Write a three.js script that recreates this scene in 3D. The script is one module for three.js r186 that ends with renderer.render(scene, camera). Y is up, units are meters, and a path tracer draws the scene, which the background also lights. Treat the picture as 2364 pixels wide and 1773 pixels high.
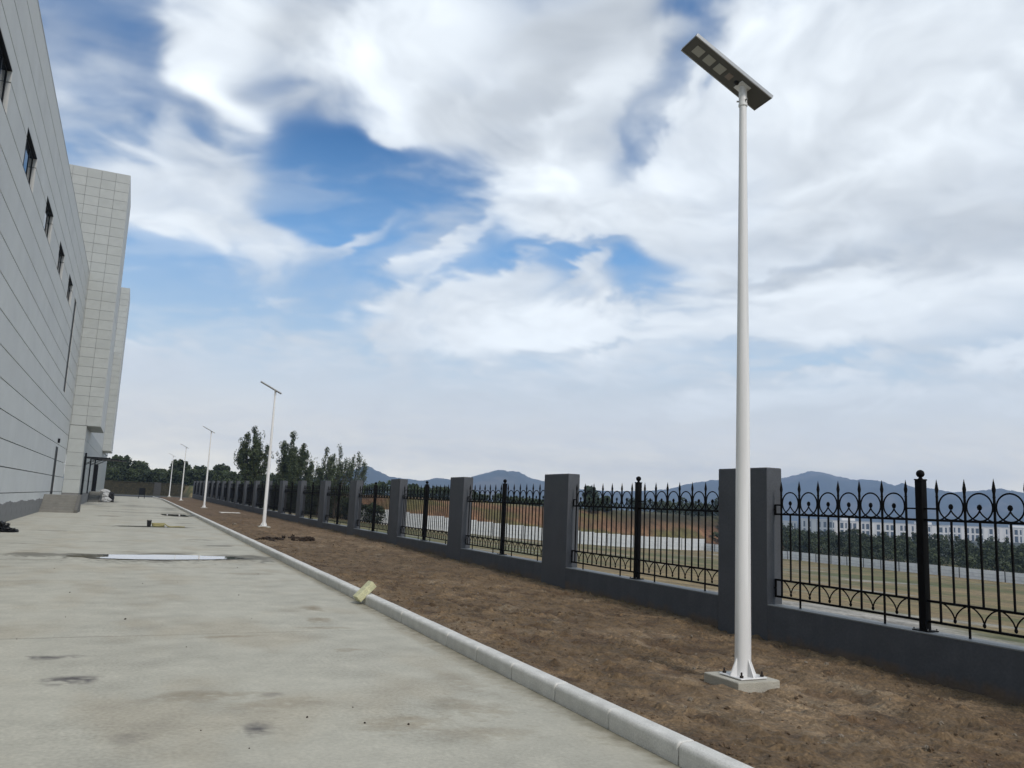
import * as THREE from 'three';
import { RoundedBoxGeometry } from 'three/addons/geometries/RoundedBoxGeometry.js';
import { ImprovedNoise } from 'three/addons/math/ImprovedNoise.js';
import { mergeGeometries } from 'three/addons/utils/BufferGeometryUtils.js';

// ---------- camera, sky, sun, exposure ----------
const scene = new THREE.Scene();
const camera = new THREE.PerspectiveCamera(50.97, 1024 / 768, 0.1, 9000);
camera.position.set(0, 1.75, 0);
camera.up.set(-0.10191, 0.98785, 0.11735);
camera.lookAt(new THREE.Vector3(0, 1.75, 0).sub(new THREE.Vector3(-0.41485, -0.14942, 0.89754)));
const renderer = new THREE.WebGLRenderer({ antialias: true });
renderer.setSize(1024, 768);
renderer.toneMapping = THREE.LinearToneMapping;
renderer.toneMappingExposure = 1.5;
renderer.shadowMap.enabled = true;
const sun = new THREE.DirectionalLight(0xfff7ee, 1.4);
sun.position.set(12, 84, 60);
sun.shadow.radius = 20; sun.castShadow = true;
sun.shadow.mapSize.set(2048, 2048);
Object.assign(sun.shadow.camera, { left: -70, right: 70, top: 70, bottom: -70, near: 1, far: 320 });
scene.add(sun, sun.target); sun.target.position.set(2, 0, -30);

const P3 = new ImprovedNoise();
const noise = (x, y, z = 0) => P3.noise(x, y, z);
function fbm(x, y, z, o) { let s = 0, a = 0.5; for (let i = 0; i < o; i++) { s += a * noise(x, y, z + i * 7.3); x *= 2.03; y *= 2.03; z *= 2.03; a *= 0.5; } return s; }
function rng(seed) { return () => { seed = (seed + 0x6d2b79f5) | 0; let t = Math.imul(seed ^ (seed >>> 15), 1 | seed); t = (t + Math.imul(t ^ (t >>> 7), 61 | t)) ^ t; return ((t ^ (t >>> 14)) >>> 0) / 4294967296; }; }
const R = (d) => d * Math.PI / 180, lerp = THREE.MathUtils.lerp, clamp = THREE.MathUtils.clamp, smooth = (x, a, b) => { const t = clamp((x - a) / (b - a), 0, 1); return t * t * (3 - 2 * t); };

// banks of cloud by the direction they stand in: azimuth, elevation, half width, half height (degrees), slant, cover, brightness
const BANKS = [
[24.4,17.4,48.8,25.7,3,0.60,0.88], [3.8,17.9,17.8,18.6,9,0.30,0.88], [-4.5,27.5,5.7,3.8,17,0.30,0.80], [-7.0,23.6,1.7,5.7,17,0.50,0.82], [-0.6,15.7,3.7,2.7,-18,0.03,0.90],
[0.0,12.5,5.2,4.5,8,0.08,0.90], [9.5,25.0,6.3,3.8,-1,0.00,0.90], [9.0,22.9,4.5,4.5,9,0.02,0.90], [14.6,23.0,7.1,2.9,-8,0.02,0.90], [9.3,20.2,3.9,3.0,8,0.08,0.85],
[15.8,20.6,6.3,3.1,-4,0.10,0.85], [20.5,22.2,3.8,2.4,-20,0.03,0.85], [22.7,23.9,1.9,1.2,-16,0.08,0.80], [17.5,16.7,8.4,3.8,5,0.20,0.88], [11.5,16.4,4.7,3.8,6,0.14,0.88],
[3.8,29.7,5.2,3.7,13,0.97,0.95], [0.0,27.8,1.7,3.0,33,0.97,0.97], [2.2,26.2,2.8,1.3,-28,0.97,1.00], [4.0,25.5,1.3,0.4,-23,0.90,0.97], [9.2,31.2,3.7,2.7,11,0.85,0.80],
[7.8,28.8,3.6,2.0,-4,0.60,0.82], [6.1,27.5,2.8,1.4,-9,0.30,0.78], [9.9,27.4,3.2,1.2,-0,0.55,0.80], [16.4,31.6,6.3,4.7,7,0.98,1.02], [14.9,28.1,2.7,2.6,7,0.97,0.97],
[16.1,26.4,4.6,1.6,-1,0.97,0.95], [13.4,25.4,1.8,0.7,-4,0.95,0.95], [21.0,26.2,4.7,1.8,-7,0.95,0.82], [28.9,28.6,9.0,5.9,24,0.96,0.93], [23.1,25.0,2.8,1.2,-11,0.85,0.86],
[30.9,32.5,5.5,1.7,18,0.95,0.84], [25.4,28.1,4.6,1.2,26,0.95,0.83], [28.7,25.9,4.9,1.2,25,0.90,0.85], [26.7,21.9,5.4,3.4,2,0.98,0.98], [23.7,21.2,1.6,1.6,-27,0.90,0.96],
[29.2,19.5,3.9,1.9,-14,0.95,0.93], [35.0,20.4,6.9,3.4,-11,0.96,0.95], [38.9,17.5,3.1,1.5,-22,0.90,0.95], [-1.2,20.8,4.5,3.7,12,0.96,0.97], [-1.7,18.4,4.5,2.3,6,0.97,0.98],
[3.1,22.2,2.9,3.3,-10,0.80,0.90], [2.3,18.3,5.2,1.8,-14,0.88,0.93], [5.8,17.0,5.2,1.4,-13,0.82,0.91], [-4.4,24.3,3.4,2.5,-6,0.50,0.84], [1.9,24.8,2.6,1.3,-22,0.35,0.80],
[4.8,23.9,1.1,1.2,-31,0.50,0.86], [-0.3,16.5,0.9,0.7,-17,0.75,0.93], [10.5,16.8,4.4,0.8,38,0.78,0.92], [9.1,15.1,2.7,0.9,51,0.68,0.90], [8.1,13.4,2.3,0.4,11,0.90,0.97],
[6.8,12.9,1.5,0.3,-9,0.50,0.90], [18.4,18.5,2.9,2.2,44,0.40,0.85], [19.8,17.8,2.9,0.6,55,0.72,0.93], [17.7,16.3,2.6,0.5,24,0.66,0.92], [13.0,14.0,6.9,1.6,-3,0.30,0.86],
[13.5,12.0,3.5,1.6,-7,0.10,0.90], [24.9,16.4,3.3,1.9,27,0.00,0.85], [27.6,18.0,4.2,1.1,13,0.08,0.85], [32.3,18.2,2.6,1.3,-20,0.10,0.85], [34.7,16.3,3.2,1.6,-15,0.20,0.83],
[30.6,19.5,2.2,0.4,5,0.50,0.85], [30.0,17.6,2.2,0.8,41,0.75,0.90], [35.8,29.3,1.4,4.5,-36,0.30,0.82], [37.2,30.4,0.9,2.2,-37,0.20,0.82], [37.5,33.5,3.6,1.4,14,0.08,0.80],
[33.1,26.6,1.5,2.3,-37,0.50,0.82], [51.4,23.6,12.5,11.6,-9,0.97,0.94], [42.8,31.0,4.5,3.7,18,0.96,0.98], [39.5,25.9,3.7,3.3,27,0.94,0.96], [44.0,19.7,5.7,2.7,8,0.95,0.96],
[50.0,25.1,6.7,1.3,6,0.95,0.88], [55.7,27.4,4.6,2.6,-2,0.95,0.90], [48.5,21.1,8.9,1.8,7,0.95,0.88], [55.8,18.5,6.0,2.2,1,0.95,0.87], [44.6,17.2,6.3,1.2,11,0.85,0.82],
[48.3,14.6,10.5,2.1,1,0.97,0.97], [21.0,13.3,6.5,2.0,7,0.98,0.98], [23.6,15.1,3.9,1.6,23,0.92,0.94], [17.0,12.7,2.3,1.9,4,0.92,0.95], [16.6,10.1,1.9,1.9,-46,0.85,0.90],
[31.1,12.4,12.3,2.0,4,0.98,0.98], [29.1,13.0,4.9,1.3,2,0.98,1.00], [44.5,10.9,5.0,0.8,7,0.10,0.88], [41.5,11.6,3.9,0.6,5,0.45,0.88], [51.3,10.0,6.1,0.9,2,0.45,0.88],
[32.8,11.0,6.1,0.9,11,0.45,0.88], [32.2,10.1,4.5,0.8,23,0.85,0.95], [27.3,8.7,6.6,1.3,12,0.70,0.92], [43.9,8.3,8.8,1.2,6,0.85,0.95], [57.4,10.8,2.6,1.2,6,0.95,0.99],
[7.3,6.5,2.7,1.9,-16,0.20,0.90], [3.7,9.9,4.9,1.8,1,0.35,0.90], [0.2,8.6,4.1,2.1,7,0.75,0.90], [11.5,8.7,5.3,2.2,-16,0.70,0.90], [21.2,9.4,3.9,1.6,-17,0.50,0.90]
];
function makeSky() {
  const W = 4096, H = 2048, data = new Float32Array(W * H * 4);
  const banks = BANKS.map(([az, el, ra, rb, rot, op, b]) => {
    const c = [Math.sin(R(az)) * Math.cos(R(el)), Math.sin(R(el)), -Math.cos(R(az)) * Math.cos(R(el))];
    const u = [Math.cos(R(az)), 0, Math.sin(R(az))], v = [-Math.sin(R(az)) * Math.sin(R(el)), Math.cos(R(el)), Math.cos(R(az)) * Math.sin(R(el))];
    const k = Math.cos(R(rot)), s = Math.sin(R(rot)), ta = Math.tan(R(Math.min(ra, 60))), tb = Math.tan(R(Math.min(rb, 60)));
    return { c, a: u.map((q, i) => (q * k + v[i] * s) / ta), d: u.map((q, i) => (v[i] * k - q * s) / tb), near: Math.cos(Math.atan(2.1 * Math.max(ta, tb))), op, b };
  });
  const stops = [[-0.1, 1.10, 1.02, .80], [0.0, 1.10, 1.02, .80], [0.04, .92, .87, .73], [0.09, .66, .66, .63], [0.18, .33, .45, .575], [0.3, 0.118, 0.269, 0.504], [0.42, 0.039, 0.124, 0.29], [0.8, 0.03, 0.099, 0.244], [1, 0.025, 0.084, 0.21]];
  for (let j = 0; j < H; j++) {
    const el = ((j + 0.5) / H - 0.5) * Math.PI, y = Math.sin(el), ce = Math.cos(el);
    let q = 0; while (q < stops.length - 2 && y > stops[q + 1][0]) q++;
    const f = clamp((y - stops[q][0]) / (stops[q + 1][0] - stops[q][0]), 0, 1), S0 = stops[q], S1 = stops[q + 1];
    const haze = 1 - smooth(y, 0.01, 0.2);
    for (let i = 0; i < W; i++) {
      const k = (j * W + i) * 4;
      if (y < -0.03) { data[k] = .2; data[k + 1] = .2; data[k + 2] = .19; data[k + 3] = 1; continue; }
      const az = ((i + 0.5) / W - 0.5) * 2 * Math.PI; let x = Math.cos(az) * ce, z = Math.sin(az) * ce, yy = y;
      // cloud layer coordinates on a curved sheet, so patterns shrink towards the horizon
      const inv = 1 / (Math.max(y, 0) + 0.22), px = x * inv, pz = z * inv;
      const w1 = fbm(px * 1.7 + 3, pz * 1.7, 1.5, 4), w2 = fbm(px * 1.7 - 8, pz * 1.7 + 5, 9.5, 4), w3 = fbm(px * 1.7, pz * 1.7 - 4, 19.5, 3);
      const n1 = fbm(px * 2.2 + w1 * 1.4, pz * 2.2 + w2 * 1.4, 4.2, 5), st = fbm(px * 2.1 + pz * 1.3 + w1, pz * 5.2 - px * 2.6 + w2, 6.6, 4);
      let op = clamp(0.78 + n1 * 1.5, 0.1, 1), b = 0.9 + n1 * 0.16;
      const wa = 0.085, f1 = fbm(px * 4.5 + w2 * 1.6, pz * 4.5 + w1 * 1.6, 31, 5), f2 = fbm(px * 4.5 + 4 + w1 * 1.6, pz * 4.5 + w2 * 1.6, 37, 5), wb = 0.042, h1 = fbm(px * 13 + w1 * 4, pz * 16 + w2 * 4, 43, 4), wc = 0.018, dx = x + w1 * wa + f1 * wb + h1 * wc, dy = yy + w3 * wa * 0.7 + f2 * wb * 0.8 - h1 * wc, dz = z + w2 * wa - f1 * wb * 0.6 + h1 * wc, l = 1 / Math.hypot(dx, dy, dz);
      const X = dx * l, Y = dy * l, Z = dz * l;
      for (const B of banks) {
        const t = X * B.c[0] + Y * B.c[1] + Z * B.c[2];
        if (t < B.near) continue;
        const u = (X * B.a[0] + Y * B.a[1] + Z * B.a[2]) / t, v = (X * B.d[0] + Y * B.d[1] + Z * B.d[2]) / t, r2 = u * u + v * v;
        if (r2 > 4.4) continue;
        const m = Math.exp(-Math.pow(r2, 2.0) * 0.8) * (1 - smooth(r2, 3, 4.4));
        op += (B.op - op) * m; b += (B.b - b) * m;
      }
      const edge = 4 * op * (1 - op);
      op = clamp(op + (n1 * 0.7 + st * 0.4 + f1 * 0.55 + h1 * 0.42) * (0.06 + 0.62 * edge), 0, 1);
      op = op * op * (3 - 2 * op) * 0.5 + op * 0.5; op += (1 - op) * 0.2 * smooth(st + f1 * 0.4 + h1 * 0.2, 0.06, 0.36);
      const nS = fbm((px + .09) * 2.2 + w1 * 1.4, (pz - .07) * 2.2 + w2 * 1.4, 4.2, 5); const calm = 0.35 + 0.65 * smooth(y, 0.12, 0.4); b = b + (n1 * 0.09 + st * 0.045 + f2 * 0.06 + h1 * 0.055 + (n1 - nS) * 0.13) * calm;
      const g = 0.79 * Math.pow(Math.max(b, 0.3), 2.2), t = clamp(b, 0.6, 1);
      const cr = g * lerp(.76, .82, t), cg = g * lerp(.86, .88, t), cb = g * lerp(1.02, .935, t);
      const o = op * (1 - haze * 0.55);
      data[k] = lerp(lerp(S0[1], S1[1], f), cr, o); data[k + 1] = lerp(lerp(S0[2], S1[2], f), cg, o); data[k + 2] = lerp(lerp(S0[3], S1[3], f), cb, o); data[k + 3] = 1;
    }
  }
  const t = new THREE.DataTexture(data, W, H, THREE.RGBAFormat, THREE.FloatType);
  t.mapping = THREE.EquirectangularReflectionMapping; t.magFilter = THREE.LinearFilter; t.needsUpdate = true;
  return t;
}
scene.background = makeSky(); scene.environment = scene.background;
scene.fog = new THREE.FogExp2(new THREE.Color(.44, .62, .95), 0.00030);

// ---------- helpers ----------
const used = {};
const numbered = (n) => { used[n] = (used[n] ?? -1) + 1; return used[n] ? n + '_' + String(used[n]).padStart(3, '0') : n; };
function tag(o, label, category, group) { Object.assign(o.userData, { label, category }); if (group) o.userData.group = group; return o; }
function shade(o) { o.castShadow = o.receiveShadow = true; return o; }
function thing(name, label, category, pos = [0, 0, 0], turn = 0, group) { const o = new THREE.Group(); o.name = numbered(name); o.position.set(...pos); o.rotation.y = turn; scene.add(o); return tag(o, label, category, group); }
function part(name, geo, mat, parent, label) { const m = shade(new THREE.Mesh(Array.isArray(geo) ? mergeGeometries(geo.map((g) => g.index ? g.toNonIndexed() : g)) : geo, mat)); m.name = name; parent.add(m); if (label) m.userData.label = label; return m; }
function single(name, geo, mat, label, category, group) { const m = part(numbered(name), geo, mat, scene); return tag(m, label, category, group); }
function structure(name, geo, mat) { const m = part(numbered(name), geo, mat, scene); m.userData.kind = 'structure'; return m; }
function dup(src, pos, turn, label) { const o = src.clone(); o.name = numbered(src.name.replace(/_\d{3}$/, '')); o.position.set(...pos); o.rotation.y = turn; scene.add(o); o.userData = { ...src.userData, label: label || src.userData.label }; return o; }
function uvBox(g, ox = 0, oy = 0) {           // uv in metres from position and facing
  const p = g.attributes.position, n = g.attributes.normal, uv = new Float32Array(p.count * 2);
  for (let i = 0; i < p.count; i++) {
    const ax = Math.abs(n.getX(i)), ay = Math.abs(n.getY(i)), az = Math.abs(n.getZ(i));
    const [u, v] = ay > ax && ay > az ? [p.getX(i), p.getZ(i)] : ax > az ? [p.getZ(i), p.getY(i)] : [p.getX(i), p.getY(i)];
    uv[2 * i] = u + ox; uv[2 * i + 1] = v + oy;
  }
  g.setAttribute('uv', new THREE.BufferAttribute(uv, 2)); return g;
}
const box = (x0, x1, y0, y1, z0, z1) => uvBox(new THREE.BoxGeometry(x1 - x0, y1 - y0, Math.abs(z1 - z0)).translate((x0 + x1) / 2, (y0 + y1) / 2, (z0 + z1) / 2));
const rbox = (x0, x1, y0, y1, z0, z1, r = 0.01, s = 2) => uvBox(new RoundedBoxGeometry(x1 - x0, y1 - y0, Math.abs(z1 - z0), s, r).translate((x0 + x1) / 2, (y0 + y1) / 2, (z0 + z1) / 2));
const cyl = (r0, r1, h, x, y, z, n = 16) => new THREE.CylinderGeometry(r1, r0, h, n).translate(x, y + h / 2, z);
function bar(a, b, w, d = w) {                 // square bar from a to b
  const A = new THREE.Vector3(...a), B = new THREE.Vector3(...b), L = A.distanceTo(B), g = new THREE.BoxGeometry(w, L, d);
  g.applyQuaternion(new THREE.Quaternion().setFromUnitVectors(new THREE.Vector3(0, 1, 0), B.clone().sub(A).normalize())); return g.translate((A.x + B.x) / 2, (A.y + B.y) / 2, (A.z + B.z) / 2);
}
const tube = (pts, r, seg = 16, rad = 6) => new THREE.TubeGeometry(new THREE.CatmullRomCurve3(pts.map((p) => new THREE.Vector3(...p))), seg, r, rad);
function tint(g, f) {                           // vertex colours from position
  const p = g.attributes.position, c = new Float32Array(p.count * 3);
  for (let i = 0; i < p.count; i++) { const q = f(p.getX(i), p.getY(i), p.getZ(i), i); c[3 * i] = q[0]; c[3 * i + 1] = q[1]; c[3 * i + 2] = q[2]; }
  g.setAttribute('color', new THREE.BufferAttribute(c, 3)); return g;
}
function sheet(xs, zs, h, s = 1) {              // a grid of heights; uv in metres
  const nx = xs.length, nz = zs.length, p = new Float32Array(nx * nz * 3), uv = new Float32Array(nx * nz * 2), id = [];
  for (let j = 0; j < nz; j++) for (let i = 0; i < nx; i++) { const k = j * nx + i; p[3 * k] = xs[i]; p[3 * k + 1] = h(xs[i], zs[j]); p[3 * k + 2] = zs[j]; uv[2 * k] = xs[i] * s; uv[2 * k + 1] = zs[j] * s; }
  for (let j = 0; j < nz - 1; j++) for (let i = 0; i < nx - 1; i++) { const a = j * nx + i, b = a + 1, c = a + nx, d = c + 1; id.push(a, b, c, b, d, c); }
  const g = new THREE.BufferGeometry(); g.setAttribute('position', new THREE.BufferAttribute(p, 3)); g.setAttribute('uv', new THREE.BufferAttribute(uv, 2)); g.setIndex(id);
  // zs run away from the camera (falling), so flip the winding to face up
  if (zs[1] < zs[0]) for (let k = 0; k < id.length; k += 3) { const t = id[k]; id[k] = id[k + 1]; id[k + 1] = t; } g.setIndex(id); g.computeVertexNormals();
  if (g.attributes.normal.getY(0) < 0) { for (let k = 0; k < id.length; k += 3) { const t = id[k]; id[k] = id[k + 1]; id[k + 1] = t; } g.setIndex(id); g.computeVertexNormals(); }
  return g;
}
const steps = (...runs) => { const o = []; for (const [a, b, d] of runs) { const n = Math.max(1, Math.round(Math.abs(b - a) / d)); for (let i = 0; i < n; i++) o.push(a + (b - a) * i / n); } o.push(runs.at(-1)[1]); return o; };
// tiling noise textures: f(u, v, tn) gives [r,g,b] 0..1 linear-ish sRGB values or one number; tn = periodic fbm
function tileNoise(u, v, per, oct, seed) {      // noise on a torus, period 1 in u and v
  let s = 0, a = 0.5; for (let o = 0; o < oct; o++) {
    const P = per * 2 ** o, x = u * P, y = v * P, wx = u, wy = v;
    const n = (X, Y) => noise(X, Y, seed + o * 3.7);
    s += a * (n(x, y) * (1 - wx) * (1 - wy) + n(x - P, y) * wx * (1 - wy) + n(x, y - P) * (1 - wx) * wy + n(x - P, y - P) * wx * wy) * 1.5; a *= 0.5;
  } return s;
}
function texture(N, f, color, M = N) {
  const d = new Uint8Array(N * M * 4);
  for (let j = 0; j < M; j++) for (let i = 0; i < N; i++) { const c = f(i / N, j / M), k = (j * N + i) * 4; for (let q = 0; q < 3; q++) d[k + q] = clamp((c.length ? c[q] : c) * 255, 0, 255); d[k + 3] = 255; }
  const t = new THREE.DataTexture(d, N, M, THREE.RGBAFormat); t.wrapS = t.wrapT = THREE.RepeatWrapping; t.magFilter = THREE.LinearFilter; t.minFilter = THREE.LinearMipmapLinearFilter; t.generateMipmaps = true; if (color) t.colorSpace = THREE.SRGBColorSpace; t.needsUpdate = true; return t;
}
const rep = (t, u, v = u) => { const c = t.clone(); c.repeat.set(u, v); c.needsUpdate = true; return c; };
const std = (o) => new THREE.MeshStandardMaterial(o), lin = (r, g, b) => new THREE.Color().setRGB(r, g, b);

// ---------- materials ----------
const grain = texture(512, (u, v) => { const n = tileNoise(u, v, 24, 4, 2), m = tileNoise(u, v, 5, 4, 40); return clamp(0.9 + n * 0.22 + m * 0.16, 0, 1); }, true);
const grainBump = texture(512, (u, v) => 0.5 + tileNoise(u, v, 40, 4, 12) * 0.7, false);
const blotch = texture(512, (u, v) => { const m = tileNoise(u, v, 4, 6, 71), n = tileNoise(u, v, 64, 2, 7); return clamp(0.91 + m * 0.14 + n * 0.11, 0, 1); }, true);
const streaks = texture(512, (u, v) => { const n = tileNoise(u, v, 7, 4, 22), m = tileNoise(u, v, 3, 5, 31), e = tileNoise(u, v, 90, 2, 3); return [0.95 + n * 0.035 + m * 0.04 + e * 0.03, 0.95 + n * 0.035 + m * 0.04 + e * 0.03, 0.945 + n * 0.04 + m * 0.035 + e * 0.03]; }, true);
const soilMap = texture(1024, (u, v) => { const m = tileNoise(u, v, 6, 6, 81), n = tileNoise(u, v, 50, 4, 17), q = tileNoise(u, v, 120, 2, 27), pale = smooth(n, 0.2, 0.42); const k = 0.78 + m * 0.35 + n * 0.3 + q * 0.25; return [k + pale * 0.12, k + pale * 0.11, k + pale * 0.09]; }, true);
const soilBump = texture(1024, (u, v) => 0.5 + tileNoise(u, v, 14, 6, 91) * 0.9, false);
const steelMap = texture(256, (u, v) => clamp(0.93 + tileNoise(u, v, 6, 5, 55) * 0.12, 0, 1), true);

const M = {
  concrete: std({ map: rep(blotch, 0.45), vertexColors: true, bumpMap: rep(grainBump, 1.1), bumpScale: 0.0022, roughness: 0.78 }),
  kerb: [0, 1, 2].map((i) => std({ color: lin(.76 - i * .035, .755 - i * .035, .715 - i * .035), map: rep(blotch, 1.1 + i * .2), bumpMap: rep(grainBump, 2.2), bumpScale: 0.002, roughness: 0.82 })),
  soil: std({ map: rep(soilMap, 0.55), vertexColors: true, bumpMap: rep(soilBump, 0.9), bumpScale: 0.03, roughness: 0.97 }),
  clod: std({ color: lin(.17, .115, .068), map: rep(soilMap, 1), roughness: 1 }),
  clodPale: std({ color: lin(.30, .25, .19), map: rep(soilMap, 1), roughness: 1 }),
  clodDark: std({ color: lin(.062, .04, .025), map: rep(soilMap, 1), bumpMap: rep(soilBump, 2), bumpScale: 0.02, roughness: 0.95 }),
  ground: std({ map: rep(soilMap, 0.12), vertexColors: true, roughness: 1 }),
  wall: std({ color: lin(.08, .089, .105), map: rep(blotch, 0.5), bumpMap: rep(grainBump, 1.6), bumpScale: 0.0014, roughness: 0.68 }),
  cladJoint: std({ color: lin(.10, .10, .098), roughness: 0.95 }),
  wallSplash: std({ vertexColors: true, map: rep(blotch, 0.5), bumpMap: rep(grainBump, 1.6), bumpScale: 0.0014, roughness: 0.75 }),
  coping: std({ color: lin(.23, .25, .26), map: rep(blotch, 1.1), bumpMap: rep(grainBump, 2), bumpScale: 0.0012, roughness: 0.6 }),
  iron: new THREE.MeshPhysicalMaterial({ color: lin(.005, .005, .0055), roughness: 0.6, specularIntensity: 0.15 }),
  white: std({ color: lin(.90, .905, .90), map: rep(steelMap, 0.7), roughness: 0.34, metalness: 0.0 }),
  steel: std({ color: lin(.22, .22, .215), roughness: 0.45, metalness: 0.75 }),
  rust: std({ color: lin(.035, .028, .024), roughness: 0.7, metalness: 0.5 }),
  lampGrey: std({ color: lin(.11, .112, .105), roughness: 0.5, metalness: 0.2 }),
  lampEdge: std({ color: lin(.42, .43, .43), roughness: 0.38, metalness: 0.55 }),
  lens: std({ color: lin(.40, .40, .36), roughness: 0.35 }),
  lensBrown: std({ color: lin(.26, .22, .19), roughness: 0.4 }),
  black: std({ color: lin(.008, .008, .009), roughness: 0.35 }),
  solar: std({ color: lin(.012, .016, .03), roughness: 0.12 }),
  footing: std({ color: lin(.50, .48, .41), map: rep(blotch, 1.6), bumpMap: rep(grainBump, 2), bumpScale: 0.006, roughness: 0.95 }),
  panel: [0, 1, 2, 3].map((i) => std({ color: lin(.63 + i * .008, .645 + i * .008, .64 + i * .007), map: rep(streaks, 0.11 + i * .013), roughness: 0.66 })),
  clad: [0, 1, 2, 3].map((i) => std({ color: lin(.405 + i * .008, .43 + i * .008, .425 + i * .008), map: rep(streaks, 0.3 + i * .05), roughness: 0.5 })),
  joint: std({ color: lin(.02, .02, .02), roughness: 0.95 }),
  render: std({ color: lin(.23, .23, .225), map: rep(blotch, 0.6), bumpMap: rep(grainBump, 1), bumpScale: 0.006, roughness: 0.95 }),
  pale: std({ color: lin(.50, .50, .48), map: rep(blotch, 0.6), roughness: 0.9 }),
  frame: new THREE.MeshPhysicalMaterial({ color: lin(.006, .0065, .0075), roughness: 0.5, specularIntensity: 0.3 }),
  glass: new THREE.MeshPhysicalMaterial({ color: lin(.012, .017, .022), roughness: 0.05, specularIntensity: 0.5 }),
  stair: [0, 1].map((i) => std({ color: lin(.25 - i * .11, .245 - i * .11, .22 - i * .1), map: rep(blotch, 0.8), roughness: 0.9 })),
  water: new THREE.MeshPhysicalMaterial({ color: lin(.30, .31, .30), roughness: 0.015, ior: 1.33, clearcoat: 1, clearcoatRoughness: 0.0 }),
  wetMud: std({ color: lin(.12, .105, .058), map: rep(soilMap, 1), roughness: 0.6 }),
  foam: std({ color: lin(.74, .73, .46), map: rep(grain, 3), bumpMap: rep(grainBump, 6), bumpScale: 0.003, roughness: 0.9 }),
  bag: std({ color: lin(.009, .009, .01), roughness: 0.32 }),
  sack: std({ color: lin(.55, .56, .56), map: rep(grain, 2), roughness: 0.85 }),
  coil: std({ color: lin(.30, .27, .12), roughness: 0.8 }),
  hoard: [0, 1].map((i) => std({ color: lin(.66 - i * .05, .69 - i * .05, .70 - i * .05), map: rep(blotch, 0.4), roughness: 0.5 })),
  stone: [0, 1, 2].map((i) => std({ color: lin(.06 + i * .012, .055 + i * .01, .03 + i * .005), map: rep(soilMap, 0.7), roughness: 0.95 })),
  pier: std({ color: lin(.07, .07, .068), map: rep(blotch, 0.8), roughness: 0.9 }),
  asphalt: std({ color: lin(.05, .052, .055), map: rep(blotch, 0.5), roughness: 0.85 }),
  bark: std({ color: lin(.085, .07, .055), roughness: 0.95 }),
  leaf: new THREE.MeshPhysicalMaterial({ vertexColors: true, roughness: 0.85, transmission: 0.0, side: THREE.DoubleSide }),
  hill: std({ vertexColors: true, roughness: 1 }),
  whiteWall: std({ color: lin(.66, .65, .64), roughness: 0.8 }), greyWall: std({ color: lin(.36, .39, .41), roughness: 0.8 }),
  farRoof: std({ color: lin(.42, .44, .46), roughness: 0.8 }), farGlass: std({ color: lin(.05, .07, .09), roughness: 0.2 }),
};

// ---------- the lie of the land ----------
const gz = (z) => 0.006 * Math.max(0, Math.min(-z, 150));                    // the yard climbs gently away from the camera
const wallY = (z) => Math.max(0, -z - 33) * 0.0092 + 0.0022 * clamp(-z - 8, 0, 25);   // boundary wall rises with it in the distance
const kerbTop = (z) => gz(z) + 0.145;
function soilEdge(z) { const a = -z, t = [[0, -.04], [5.4, .03], [10.8, .12], [19.7, .235], [26, .30], [36, .35], [50, .44], [130, .93]]; let k = 0; while (k < t.length - 2 && a > t[k + 1][0]) k++; return lerp(t[k][1], t[k + 1][1], clamp((a - t[k][0]) / (t[k + 1][0] - t[k][0]), -0.4, 1)); }
function soilY(x, z) {
  const t = smooth(x, 3.9, 8.0), base = lerp(kerbTop(z) - 0.012, soilEdge(z), t), e = smooth(x, 3.77, 4.05);
  const far = 1 - 0.5 * smooth(-z, 20, 60);
  const crk = Math.abs(noise(x * 0.9 + 2, z * 0.42, 31)), big = fbm(x * 0.8, z * 0.55, 1.1, 3) * 0.085 - 0.03 * (1 - smooth(crk, 0, .05)) * smooth(noise(x * .5, z * .4, 7), -.1, .2), r1 = Math.abs(noise(x * 2.6, z * 1.7, 5.5)), r2 = Math.abs(noise(x * 6.5 + 3, z * 5, 8.5)), cl = fbm(x * 9, z * 8, 3.3, 4);
  const rut = -0.05 * Math.exp(-Math.pow((x - 6.3 - 0.25 * noise(z * 0.3, 4)) / 0.13, 2)) * smooth(noise(z * 0.23, 9.1), -0.1, 0.25);
  const hole = -0.09 * Math.exp(-(Math.pow((x - 4.98) / 0.16, 2) + Math.pow((z + 6.42) / 0.1, 2)));
  const h = big + (0.028 - r1 * 0.09) * 0.55 + (0.012 - r2 * 0.05) * 0.45 + Math.max(0, cl - .08) * 0.11 + cl * 0.02 + rut;
  const w = 0.03 * Math.exp(-Math.pow((8.02 - x) / 0.16, 2)) * (0.7 + noise(z * 3, 2.2) * 1.2);
  const pad = 1 - Math.exp(-Math.pow(Math.max(0, Math.max(Math.abs(x - 5.47), Math.abs(z + 6.32)) - 0.25) / 0.12, 2));
  const heap = 0.05 * Math.exp(-(Math.pow((x - 5.74) / .2, 2) + Math.pow((z + 6.02) / .12, 2))) + 0.035 * Math.exp(-(Math.pow((x - 5.2) / .1, 2) + Math.pow((z + 6.2) / .22, 2)));
  return base + heap + h * (0.25 + 0.75 * e) * far * (0.35 + 0.65 * pad) + hole + w;
}
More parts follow.
